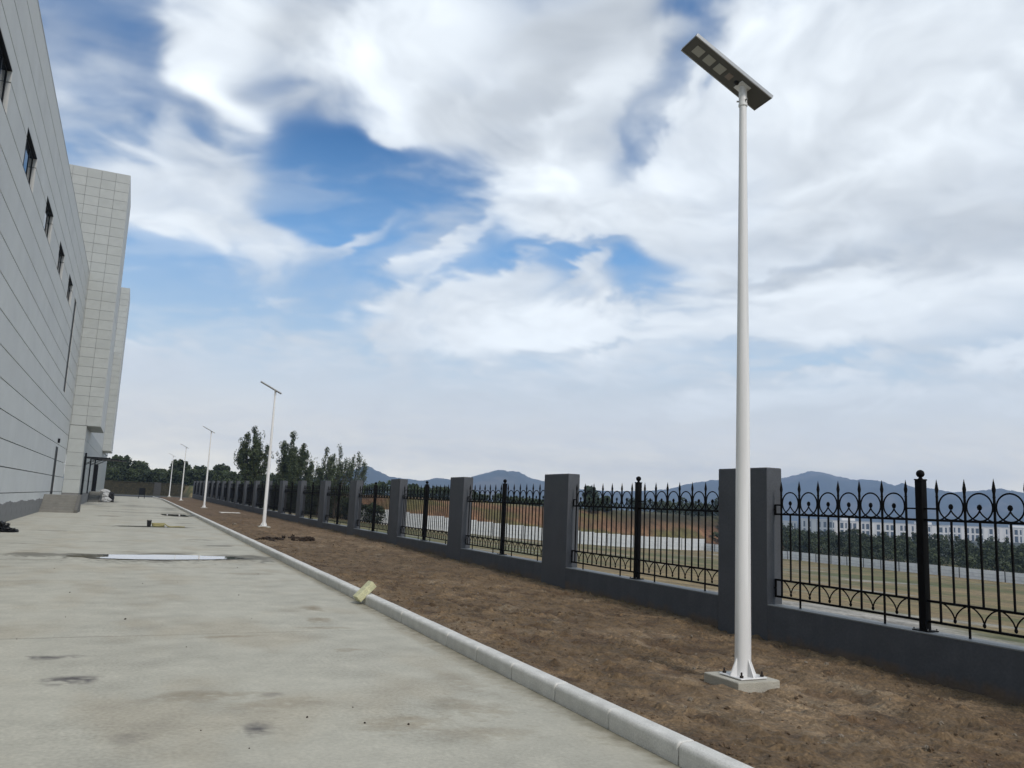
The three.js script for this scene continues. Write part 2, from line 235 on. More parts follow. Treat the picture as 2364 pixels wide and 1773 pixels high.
function landY(x, z) {
  const g = gz(z);
  let y;
  if (x < 8.2) { y = g - 0.25; if (z < -125.5) y = g + 0.03; if (z < -150.6) y = lerp(g, 2.9, smooth(-z, 150.6, 151.4)) + smooth(-z, 151, 170) * 0.5; if (x < -4) y = Math.min(y, g - 0.2); }
  else {
    const t = 1 - Math.pow(1 - clamp((x - 9) / 92, 0, 1), 1.7), near = soilEdge(z) - 0.12;
    y = lerp(near, -5.1, t) + 0.10 * fbm(x * 0.15, z * 0.15, 2.2, 3) * smooth(x, 9, 20);
    if (z < -128) { const b = smooth(-z, 128.5, 141), top = lerp(2.6, 1.5, clamp((x - 40) / 70, 0, 1)), fade = 1 - smooth(x, 122, 138); y = lerp(y, top + fbm(x * 0.08, z * 0.1, 6, 3) * 1.2 - 0.1, b * fade); }
    if (x > 100) y = lerp(y, -9, smooth(x, 125, 320));
  }
  const d = Math.hypot(x, z); if (d > 200) y = lerp(y, x > 0 ? -9 : 2, smooth(d, 200, 420));
  return y;
}
const tone = (c, k) => [c[0] * k, c[1] * k, c[2] * k], mix = (a, b, t) => [lerp(a[0], b[0], t), lerp(a[1], b[1], t), lerp(a[2], b[2], t)];
const GRASS = [.235, .205, .068], DRYG = [.37, .27, .12], GREEN = [.11, .145, .03], EARTH = [.31, .165, .085], PALE = [.52, .49, .43], OLIVE = [.05, .052, .022];
function landColour(x, y, z) {
  const a = fbm(x * 0.07, z * 0.05, 3, 4), b = fbm(x * 0.3, z * 0.3, 8, 3), s = fbm(x * 0.05 + 5, z * 0.35, 12, 3);
  let c = mix(DRYG, GRASS, smooth(a, -0.15, 0.2)); c = mix(c, GREEN, smooth(b * .7 + s * 1.1 + a * .5, -0.02, 0.3) * 0.8);
  c = mix(c, PALE, smooth(s + b * .3, 0.2, 0.3) * 0.85 * (x > 16 ? 1 : 0));
  if (x > 9.5 && x < 26) c = mix(c, PALE, smooth(1.15 - Math.hypot((x - 14.5 - (-z - 14) * .5) / 4.6, (z + 14.5) / 5.5) + b * .7, 0, 0.2));
  if (z < -126 && x > 12) {
    const e = fbm(x * 0.06, z * 0.25, 21, 4); c = mix(tone(GRASS, .8), EARTH, smooth(e, -0.14, 0.04)); c = mix(c, OLIVE, smooth(e, 0.18, 0.36)); c = mix(c, GRASS, smooth(-z, 138.5, 141)); if (x > 84) c = mix(c, OLIVE, smooth(y + e * 5, -1.5, 1.2) * 0.9);
    if (x < 34) c = mix(c, OLIVE, 1 - smooth(x, 24, 34));
  } else if (x < 8.3) c = tone(OLIVE, 1.0 + b);
  if (Math.hypot(x, z) > 190) c = [.05, .062, .028];
  return tone(c, 0.85 + b * 0.4);
}
const landX = steps([-900, -200, 70], [-200, -20, 15], [-20, 8, 4], [8, 30, .55], [30, 130, 1.6], [130, 400, 18], [400, 2560, 180]);
const landZ = steps([500, 30, 60], [30, 0, 4], [0, -60, 1.2], [-60, -126, 2], [-126, -152, .7], [-152, -180, 3], [-180, -420, 20], [-420, -2560, 180]);
structure('ground', tint(sheet(landX, landZ, landY), landColour), M.ground);

// ---------- road slabs ----------
const road = new THREE.Group(); road.name = 'road'; road.userData.kind = 'structure'; scene.add(road);
const STAINS = [   // x, z, half width, half length, strength, kind (0 dark scuff, 1 tan soil, 2 damp)
  [-.28, -8.47, .26, .055, .8, 0], [1.03, -6.42, .13, .05, .65, 0], [.16, -6.37, .14, .05, .3, 0], [1.28, -7.47, .1, .03, .45, 0], [-.55, -9.55, .32, .035, .6, 0], [-.75, -6.9, .13, .03, .3, 0],
  [.75, -7.55, .5, .10, .55, 1], [1.25, -7.1, .35, .1, .4, 1], [2.15, -6.3, .42, .12, .5, 1], [2.75, -6.7, .3, .16, .45, 1], [2.6, -5.9, .4, .1, .35, 1], [3.1, -7.6, .25, .5, .35, 1], [2.55, -11.6, .22, .12, .7, 1], [2.7, -12.7, .2, .16, .75, 1], [2.5, -10.9, .35, .06, .5, 1], [1.15, -10.4, .35, .04, .5, 1], [1.2, -19.3, .8, .25, .25, 1], [2.45, -18, .5, .3, .45, 1], [2.4, -9.4, .18, .06, .5, 1], [3.45, -10, .1, 3.5, .4, 1], [3.5, -20, .09, 6, .4, 1],
  [1.2, -22, 2.3, 1.6, .35, 2], [-1.6, -22.3, 1.1, .55, .85, 2], [2.9, -21.9, .7, .9, .75, 2], [1, -21.95, 2.0, 1.1, .8, 2], [2.6, -26.5, .5, .35, .8, 2], [-1.9, -21, .9, .3, .35, 2], [1, -37.6, 1.9, .8, .55, 2], [-.9, -48.5, .75, .6, .75, 2], [-2.3, -33, .7, .4, .5, 2], [-1.0, -32.5, .9, .3, .3, 2], [2.6, -42, .6, .5, .6, 2], [-.8, -57, 1.0, .9, .6, 2], [1.2, -56, 1.8, 1.0, .6, 2], [2.7, -55, .9, 3, .5, 2], [-.2, -62, 1.5, .5, .7, 2], [-.55, -27.5, .8, .12, .6, 2], [-2.6, -26.2, .55, .14, .55, 2], [2.2, -29.3, .4, .22, .85, 2], [-.3, -44, .9, .25, .6, 2], [1.9, -47.5, 1.2, .3, .8, 2], [.6, -50.5, 1.5, .3, .7, 2], [2.6, -58, .9, .5, .8, 2], [-1.7, -68, .6, .5, .7, 2], [1.9, -63, .9, .5, .7, 2], [1.5, -70, 2.2, 2, .45, 2], [.4, -74, 1.3, 1.2, .6, 2], [-1.6, -85, 1.0, 4, .8, 2], [2.9, -66, .6, 5, .5, 2],
];
function roadColour(x, y, z) {
  const a = fbm(x * 0.35, z * 0.22, 2.5, 4), b = fbm(x * 2.2, z * 2.6, 7.5, 3), t = fbm(x * 0.9 + 7, z * 0.5, 17, 4), f = fbm(x * 7, z * 7, 27, 2), br = fbm(x * 0.7, z * 9, 33, 2);
  let c = mix([.50, .482, .40], [.465, .43, .34], smooth(t, -0.05, 0.3)); c = tone(c, 1 + a * 0.11 + b * 0.10 + f * 0.09 + br * 0.06 * smooth(a, -.1, .2));
  const trk = Math.exp(-Math.pow((x + 0.9) / 0.5, 2)) + Math.exp(-Math.pow((x - 1.5) / 0.6, 2)); c = tone(c, 1 + 0.06 * trk * smooth(noise(z * .12, 5), -.4, .3));
  for (const [sx, sz, rx, rz0, k, kind] of STAINS) {
    const rz = sz > -14 && rz0 < .4 ? rz0 * (kind === 0 ? 3.4 : 2) : rz0;
    if (Math.abs(x - sx) > rx * 2.2 || Math.abs(z - sz) > rz * 2.2) continue;
    const ex = x + b * rx * 0.9, ez = z + t * rz * 1.6 + f * rz * 1.2, r = Math.hypot((ex - sx) / rx, (ez - sz) / rz);
    const m = (1 - (kind === 2 ? smooth(r + f * .9 + b * .5, 0.65, 1.1) : smooth(r + f * 1.5 + b * .5, 0.45, 1.2))) * k; if (m <= 0) continue;
    c = kind === 0 ? mix(c, [.11, .10, .095], clamp(m * (1.05 + f * 3.0 + b), 0, 1)) : kind === 1 ? mix(c, [.27, .22, .14], clamp(m * (0.95 + f * 2), 0, 1)) : mix(c, [.13, .12, .09], m * 0.85);
  }
  const jl = Math.abs(z + 10.65 + .02 * noise(x * 2, 3)); if (jl < .06) c = mix(c, [.16, .15, .13], (1 - jl / .06) * .22 * (1 - smooth(x, -.5, 1.2)));
  if (x > 3.3) c = mix(c, [.2, .18, .12], smooth(x + f * 0.25 + b * .15, 3.42, 3.62) * 0.75);
  return c;
}
{
  const cuts = [4, -4.6, -10.65, -16.6, -22.3, -28.3, -34.3, -40.3, -46.3, -52.3, -58.3, -64.3, -70.3, -76.3, -82.3, -88.3, -94.3, -100.3, -106.3, -112.3, -118.3, -125];
  for (let i = 0; i < cuts.length - 1; i++) {
    const z0 = cuts[i] - 0.003, z1 = cuts[i + 1] + 0.003, d = z0 > -12 ? .03 : z0 > -24 ? .06 : z0 > -60 ? .12 : .22, g = sheet(steps([-4.45, 3.62, Math.max(d, .045)]), steps([z0, z1, d]), (x, z) => gz(z) + 0.004 * fbm(x * .5, z * .5, 4, 2));
    part('concrete_slab', tint(g, roadColour), M.concrete, road);
  }
  const bed = sheet([-4.45, 3.7], steps([5, -126, 2]), (x, z) => gz(z) - 0.012); part('slab_bed', bed, M.joint, road);
}
structure('asphalt_lane', sheet(steps([-4.4, 16, 2]), steps([-125, -138, 2]), (x, z) => gz(z) + 0.06), M.asphalt);

// ---------- kerb ----------
const kerb = new THREE.Group(); kerb.name = 'kerb'; kerb.userData.kind = 'structure'; scene.add(kerb);
{
  const prof = new THREE.Shape(); prof.moveTo(0, -.12); prof.lineTo(0, .112); prof.quadraticCurveTo(.003, .145, .034, .147); prof.lineTo(.12, .149); prof.quadraticCurveTo(.143, .148, .145, .12); prof.lineTo(.145, -.12); prof.closePath();
  const stone = uvBox(new THREE.ExtrudeGeometry(prof, { depth: .876, bevelEnabled: true, bevelThickness: .011, bevelSize: .007, bevelSegments: 1, curveSegments: 5 }).translate(0, 0, -.438)), r = rng(5);
  for (let z = 1.5, i = 0; z > -124; z -= .91, i++) {
    const far = smooth(-z, 95, 124); const m = part('kerb_stone', stone, M.kerb[Math.floor(r() * 3)], kerb);
    m.position.set(3.62 - far * far * 0.7 + (r() - .5) * .006, gz(z) + (r() - .5) * .005, z); m.rotation.set(.006, (r() - .5) * .006 + far * 0.03, 0);
    m.position.z = -5.725 - .455 + Math.round((z + 6.18) / .91) * .91;
  }
}

// ---------- soil strip ----------
function soilColour(x, y, z) {
  const a = fbm(x * 0.5, z * 0.35, 2.5, 4), b = fbm(x * 1.9, z * 1.5, 7.5, 4), f = fbm(x * 8, z * 8, 27, 3), r1 = Math.abs(noise(x * 2.6, z * 1.7, 5.5));
  let c = mix([.225, .150, .080], [.30, .212, .125], smooth(b + a, -0.1, 0.35)); c = mix(c, [.115, .066, .033], smooth(r1 + f * .35, 0.28, 0.5) * 0.6); const crk = Math.abs(noise(x * 0.9 + 2, z * 0.42, 31)); c = mix(c, [.10, .06, .032], (1 - smooth(crk + f * .04, 0, .045)) * .7 * smooth(noise(x * .5, z * .4, 7), -.1, .2)); c = mix(c, [.34, .28, .19], smooth(b + f * .5, 0.28, 0.5) * 0.5);
  c = mix(c, [.19, .115, .055], smooth(-z, 18, 45) * 0.7);
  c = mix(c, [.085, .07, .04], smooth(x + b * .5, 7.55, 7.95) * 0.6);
  return tone(c, 1 + a * 0.3 + f * 0.35);
}
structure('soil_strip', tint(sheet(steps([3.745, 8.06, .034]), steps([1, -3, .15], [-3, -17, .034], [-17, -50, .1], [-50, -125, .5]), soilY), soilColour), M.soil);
{
  const r = rng(11), lumps = [0, 1, 2].map((k) => { const g = new THREE.IcosahedronGeometry(1, 1), p = g.attributes.position; for (let i = 0; i < p.count; i++) { const x = p.getX(i), y = p.getY(i), z = p.getZ(i), s = 1 + 0.75 * noise(x * 1.5 + k * 9, y * 1.5, z * 1.5); p.setXYZ(i, x * s, y * s * .7 - .1, z * s); } g.computeVertexNormals(); return g; });
  const scatter = (name, mat, n, place) => { lumps.forEach((g, k) => { const im = shade(new THREE.InstancedMesh(g, mat, n)), o = new THREE.Object3D(); for (let i = 0; i < n; i++) { place(o, r); o.rotation.set(r() * .8, r() * 6.3, r() * .8); o.updateMatrix(); im.setMatrixAt(i, o.matrix); } im.name = numbered(name); im.userData.kind = 'stuff'; scene.add(im); }); };
  const put = (o, x, z, s) => { o.position.set(x, soilY(x, z) + s * .12, z); o.scale.set(s, s, s * (.7 + r() * .6)); };
  scatter('soil_clods', M.clod, 1100, (o) => { const z = -2.5 - 28 * Math.pow(r(), 1.6), e = r(), x = e < .25 ? 3.82 + r() * r() * .5 : e < .4 ? 7.95 - r() * r() * .5 : 3.85 + r() * 4.1; put(o, x, z, .005 + .022 * Math.pow(r(), 5)); });
  scatter('pale_pebbles', M.clodPale, 150, (o) => { const z = -2.5 - 20 * Math.pow(r(), 1.4); put(o, 3.85 + r() * 4.0, z, .005 + .02 * Math.pow(r(), 4)); });
  scatter('road_grit', M.clodDark, 14, (o) => { const z = -3.5 - 16 * r(), x = -4 + 7.4 * r(), s = .004 + .009 * r() * r(); o.position.set(x, gz(z) + s * .5, z); o.scale.setScalar(s); });
}
{   // low weeds along the foot of the wall
  const r = rng(29), tri = []; const col = [];
  for (let i = 0; i < 2600; i++) {
    const z = -4 - 36 * r(); if (noise(z * .7, 3.3) < -0.05 + .1 * r()) continue; const x = 7.985 - r() * r() * .22, y = soilY(x, z) - .01, h = .02 + .05 * r(), a = r() * 6.3, w = .006, l = (r() - .5) * .06;
    tri.push(x - Math.cos(a) * w, y, z - Math.sin(a) * w, x + Math.cos(a) * w, y, z + Math.sin(a) * w, x + l, y + h, z + (r() - .5) * .06);
    const c = mix([.07, .062, .025], [.15, .11, .05], r()); for (let k = 0; k < 3; k++) col.push(...c);
  }
  const g = new THREE.BufferGeometry(); g.setAttribute('position', new THREE.Float32BufferAttribute(tri, 3)); g.setAttribute('color', new THREE.Float32BufferAttribute(col, 3)); g.computeVertexNormals();
  const m = part('weeds', g, M.leaf, scene); m.userData.kind = 'stuff';
}

// ---------- boundary wall: pillars, low wall, coping ----------
const PITCH = 5.68, PW = 1.03, pillarZ = (k) => -9.235 - PITCH * k, SILL = 0.575, LAST = 20;
const bw = thing('boundary_wall', 'long dark grey rendered wall with square pillars beside the brown soil strip', 'wall');
const baySill = (k) => SILL + wallY(pillarZ(k) + PITCH / 2);                   // bay k lies on the near side of pillar k
for (let k = -1; k <= LAST; k++) {
  const z = pillarZ(k), dy = wallY(z), w = PW + [0, .02, -.02, .01][(k + 4) % 4];
  const top = 2.425 + dy;
  part('pillar', rbox(8.0, 8.27, -1.2, top, z + w / 2, z - w / 2, .012), M.wall, bw);
  part('pillar_cap', box(8.006, 8.264, top, top + .006, z + w / 2 - .006, z - w / 2 + .006), M.wall, bw);
  if (k === LAST) continue;
  const b0 = pillarZ(k) - w / 2, b1 = pillarZ(k + 1) + PW / 2, s = SILL + wallY((b0 + b1) / 2);
  if (k > 5) part('low_wall', box(8.002, 8.262, -1.2, s - .016, b0, b1), M.wall, bw);
  else {   // mud splashed up from the soil and faint wash marks on the painted render
    const g = new THREE.BoxGeometry(.26, s - .016 + .3, b0 - b1, 1, 26, 130).translate(8.132, (s - .316) / 2, (b0 + b1) / 2);
    part('low_wall', uvBox(tint(g, (x, y, z) => { const up = y - soilEdge(z), n = fbm(z * 2.2, y * 4, 5, 4), f = fbm(z * 11, y * 9, 15, 3), run = fbm(z * 6, y * .5, 25, 3); const m = clamp((1 - smooth(up + n * .16 + f * .1, .0, .17)) * .75, 0, 1); return mix(tone([.08, .089, .105], 1 + n * .22 + run * .22), [.15, .105, .065], m); })), M.wallSplash, bw);
  }
  part('coping', rbox(7.999, 8.266, s - .016, s, b0, b1, .005), M.coping, bw);
}

// ---------- iron railings, one per bay ----------
const H1 = 1.217, H2 = .33, H3 = .11, TIP = 1.667, RX = 8.135;
const spear = new THREE.LatheGeometry([[0, 0], [.012, 0], [.012, .005], [.015, .02], [.0205, .055], [.012, .11], [.001, .168]].map((p) => new THREE.Vector2(...p)), 8);
const tallGeo = (y0) => mergeGeometries([bar([0, y0, 0], [0, TIP - .16, 0], .019).toNonIndexed(), spear.clone().translate(0, TIP - .165, 0).toNonIndexed(), new THREE.SphereGeometry(.0165, 8, 6).translate(0, TIP - .19, 0).toNonIndexed()].map((g) => { g.deleteAttribute('uv'); return g; }));
const strip = (g) => { g.deleteAttribute('uv'); return g.index ? g.toNonIndexed() : g; };
const G = {
  tall: tallGeo(H3), tallFoot: tallGeo(0), short: bar([0, H2, 0], [0, H1, 0], .0175),
  ring: new THREE.TorusGeometry(.146, .0095, 6, 28).rotateY(Math.PI / 2).translate(0, H1 + .152, 0),
  spade: mergeGeometries([tube([[0, H1 + .006, .135], [0, H1 + .035, .075], [0, H1 + .085, .018], [0, H1 + .115, 0]], .0085, 8, 5), tube([[0, H1 + .006, -.135], [0, H1 + .035, -.075], [0, H1 + .085, -.018], [0, H1 + .115, 0]], .0085, 8, 5), new THREE.OctahedronGeometry(.031, 1).scale(.5, 1.1, 1).translate(0, H1 + .15, 0), new THREE.CylinderGeometry(.009, .007, .05, 6).translate(0, H1 + .118, 0)].map(strip)),
  scroll: mergeGeometries([tube([[0, H2, .15], [0, H2 - .035, .085], [0, H2 - .10, .025], [0, H2 - .15, .004]], .0085, 8, 5), tube([[0, H2, -.15], [0, H2 - .035, -.085], [0, H2 - .10, -.025], [0, H2 - .15, -.004]], .0085, 8, 5), new THREE.OctahedronGeometry(.021, 1).scale(.7, 1.3, 1).translate(0, H2 - .175, 0)].map(strip)),
  post: rbox(-.044, .044, 0, 1.66, .044, -.044, .004, 1), cap: mergeGeometries([rbox(-.049, .049, 1.66, 1.675, .049, -.049, .003, 1), new THREE.CylinderGeometry(.016, .028, .02, 12).translate(0, 1.685, 0)].map(strip)),
  ball: new THREE.SphereGeometry(.045, 20, 14).translate(0, 1.735, 0), base: rbox(-.085, .085, .0, .012, .105, -.105, .003, 1), bolt: new THREE.CylinderGeometry(.008, .008, .022, 6).translate(0, .022, 0),
};
function rail(z0, z1, y, w = .026) { return bar([0, y, z0], [0, y, z1], w, w); }
const BAYS = ['in the nearest bay at the right edge', 'in the bay just left of the nearest lamp', 'in the third bay from the right', 'in the fourth bay from the right', 'in the fifth bay from the right', 'in the sixth bay from the right'];
const ORD = ['seventh', 'eighth', 'ninth', 'tenth', 'eleventh', 'twelfth', 'thirteenth', 'fourteenth', 'fifteenth', 'sixteenth', 'seventeenth', 'eighteenth', 'nineteenth', 'twentieth'];
for (let k = 0; k <= LAST - 0; k++) {
  const zc = pillarZ(k) + PITCH / 2, s = SILL + wallY(zc), half = (PITCH - PW) / 2, gap = .2, d = (half - .135 - gap) / 6;
  const where = k < 6 ? BAYS[k] : `far away, in the ${ORD[k - 6]} bay from the right`;
  const o = thing('iron_railing', `black iron railing with spear tips ${where}`, 'railing', [RX, s + .001, zc], 0, 'iron railings between the wall pillars');
  part('post', G.post, M.iron, o); part('post_cap', G.cap, M.iron, o); part('finial', G.ball, M.iron, o);
  const bp = part('base_plate', G.base, M.iron, o);
  if (k < 4) for (const [x, z] of [[.07, .088], [-.07, .088], [.07, -.088], [-.07, -.088]]) { const b = part('bolt', G.bolt, M.steel, bp); b.position.set(x, 0, z); }
  const lots = { picket: [], ring: [], scroll: [] };
  for (const sg of [1, -1]) {
    const end = half - .012, e = half - .135;
    part('rail', rail(sg * .042, sg * end, H1), M.iron, o); part('rail', rail(sg * .042, sg * end, H2), M.iron, o); part('rail', rail(sg * .042, sg * end, H3), M.iron, o);
    part('tie_bar', rail(sg * .042, sg * gap, H1 + .125, .018), M.iron, o);
    for (const [y0, y1] of [[H1, H1 + .125], [H3, H2]]) part('wall_bracket', [strip(bar([0, y1, sg * e], [0, y1, sg * end], .02)), strip(bar([0, y0, sg * (end - .008)], [0, y1, sg * (end - .008)], .02)), strip(new THREE.SphereGeometry(.017, 8, 6).translate(-.008, (y0 + y1) / 2, sg * (end - .008)))], M.iron, o);
    for (let i = 0; i <= 6; i++) {
      const z = sg * (gap + d * i), g = i === 1 || i === 5 ? G.tallFoot : G.tall;
      if (k < 5) part('picket', g, M.iron, o).position.z = z; else lots.picket.push(g.clone().translate(0, 0, z));
      if (i === 6) continue;
      const zm = z + sg * d / 2;
      if (k < 5) { part('short_picket', G.short, M.iron, o).position.z = zm; part('ring', G.ring, M.iron, o).position.z = zm; part('spade', G.spade, M.iron, o).position.z = zm; part('scroll', G.scroll, M.iron, o).position.z = zm; }
      else { lots.picket.push(strip(G.short.clone().translate(0, 0, zm))); if (k < 12) lots.ring.push(strip(G.ring.clone().translate(0, 0, zm)), G.spade.clone().translate(0, 0, zm)); if (k < 12) lots.scroll.push(G.scroll.clone().translate(0, 0, zm)); }
    }
  }
  for (const n in lots) if (lots[n].length) part(n + 's', lots[n].map(strip), M.iron, o).userData.kind = 'stuff';
}

// ---------- solar street lamps ----------
function makeLamp(label) {
  const o = thing('street_lamp', label, 'street lamp', [0, 0, 0], 0, 'white solar street lamps in a row along the kerb');
  const T = 26.9, rot = (g) => g.rotateZ(R(-T)).rotateY(R(-4.8));
  part('footing', rbox(-.235, .265, -.22, .062, .21, -.29, .012), M.footing, o);
  part('base_flange', rbox(-.157, .157, .066, .082, .157, -.157, .008, 1), M.white, o);
  part('pole', new THREE.LatheGeometry([[.077, .08], [.073, 1.2], [.0675, 2.3], [.0555, 3.7], [.0435, 5.1], [.0375, 5.9], [.0375, 5.93], [0, 5.93]].map((p) => new THREE.Vector2(...p)), 36), M.white, o);
  for (let i = 0; i < 4; i++) {
    const s = new THREE.Shape(); s.moveTo(.06, .08); s.lineTo(.154, .08); s.lineTo(.151, .09); s.lineTo(.08, .235); s.lineTo(.06, .235); s.closePath();
    part('gusset', new THREE.ExtrudeGeometry(s, { depth: .014, bevelEnabled: false }).translate(0, 0, -.007).rotateY(R(90 * i)), M.white, o);
    const a = R(45 + 90 * i), x = Math.cos(a) * .172, z = Math.sin(a) * .172;
    part('anchor_bolt', [cyl(.009, .009, .04, x, .08, z, 8), cyl(.018, .018, .018, x, .083, z, 6), cyl(.011, .006, .014, x, .118, z, 8)].map((g) => g.toNonIndexed()), M.rust, o);
  }
  part('sleeve', [cyl(.043, .043, .21, 0, 5.86, 0, 24), cyl(.047, .047, .022, 0, 5.865, 0, 24)].map((g) => g.toNonIndexed()), M.white, o);
  for (const [a, y] of [[30, 5.92], [150, 5.92], [270, 5.92]]) part('set_screw', new THREE.CylinderGeometry(.009, .009, .03, 8).rotateZ(Math.PI / 2).translate(.05, y, 0).rotateY(R(a)), M.steel, o);
  // head: long axis along x, its low end on the +x side of the pole
  const L = 1.05, W = .30, m = 6.09, off = -.227;
  const head = new THREE.Group(); head.name = 'lamp_head'; head.position.set(0, m, 0); head.rotation.set(0, R(-4.8), R(-T), 'YXZ'); o.add(head);
  const p = (n, g, mt) => part(n, g, mt, head);
  p('housing', rbox(off - L / 2 + .012, off + L / 2 - .012, -.012, .02, W / 2 - .014, -W / 2 + .014, .006), M.lampGrey);
  for (const s of [1, -1]) p('side_trim', rbox(off - L / 2, off + L / 2, -.016, .026, s * (W / 2 - .014), s * W / 2, .004), M.lampEdge);
  p('end_cap', rbox(off - L / 2, off - L / 2 + .012, -.014, .024, W / 2 - .014, -W / 2 + .014, .003), M.lampGrey);
  p('end_cap', rbox(off + L / 2 - .012, off + L / 2, -.014, .024, W / 2 - .014, -W / 2 + .014, .003), M.lampGrey);
  p('solar_panel', box(off - L / 2 + .014, off + L / 2 - .014, .02, .0235, W / 2 - .016, -W / 2 + .016), M.solar);
  for (let i = 0; i < 3; i++) { const x = off - L / 2 + .085 + i * .148; p('led_panel', rbox(x, x + .105, -.017, -.011, .062, -.062, .002, 1), M.lens); }
  p('led_panel', rbox(off - L / 2 + .53, off - L / 2 + .595, -.016, -.011, .045, -.045, .002, 1), M.lensBrown);
  p('motion_sensor', [new THREE.SphereGeometry(.027, 16, 10, 0, 6.3, Math.PI / 2, Math.PI / 2).translate(off - L / 2 + .67, -.012, 0), cyl(.032, .032, .006, off - L / 2 + .67, -.017, 0, 20)].map((g) => g.toNonIndexed()), M.black);
  p('mount_plate', rbox(-.065, .065, -.021, -.012, .075, -.075, .003, 1), M.white);
  part('mount_neck', uvBox(new THREE.CylinderGeometry(.041, .041, .07, 20).translate(0, 6.045, 0)), M.white, o);
  return o;
}
const LAMPS = [[5.457, -6.28, 'nearest and tallest white solar street lamp standing on a square concrete footing'], [5.45, -37.1, 'second white solar street lamp, in front of the tall poplar trees'], [5.38, -68.4, 'third white solar street lamp along the kerb, in front of the pillars'], [5.3, -99.6, 'fourth white solar street lamp, last but one in the row'], [5.3, -131, 'smallest and farthest white solar street lamp at the end of the row']];
const lampY = (z) => gz(z) + .135;
const lamp0 = makeLamp(LAMPS[0][2]); lamp0.position.set(5.457, lampY(-6.28) + .0, -6.28);
for (const [x, z, l] of LAMPS.slice(1)) dup(lamp0, [x, lampY(z) - .02, z], 0, l);

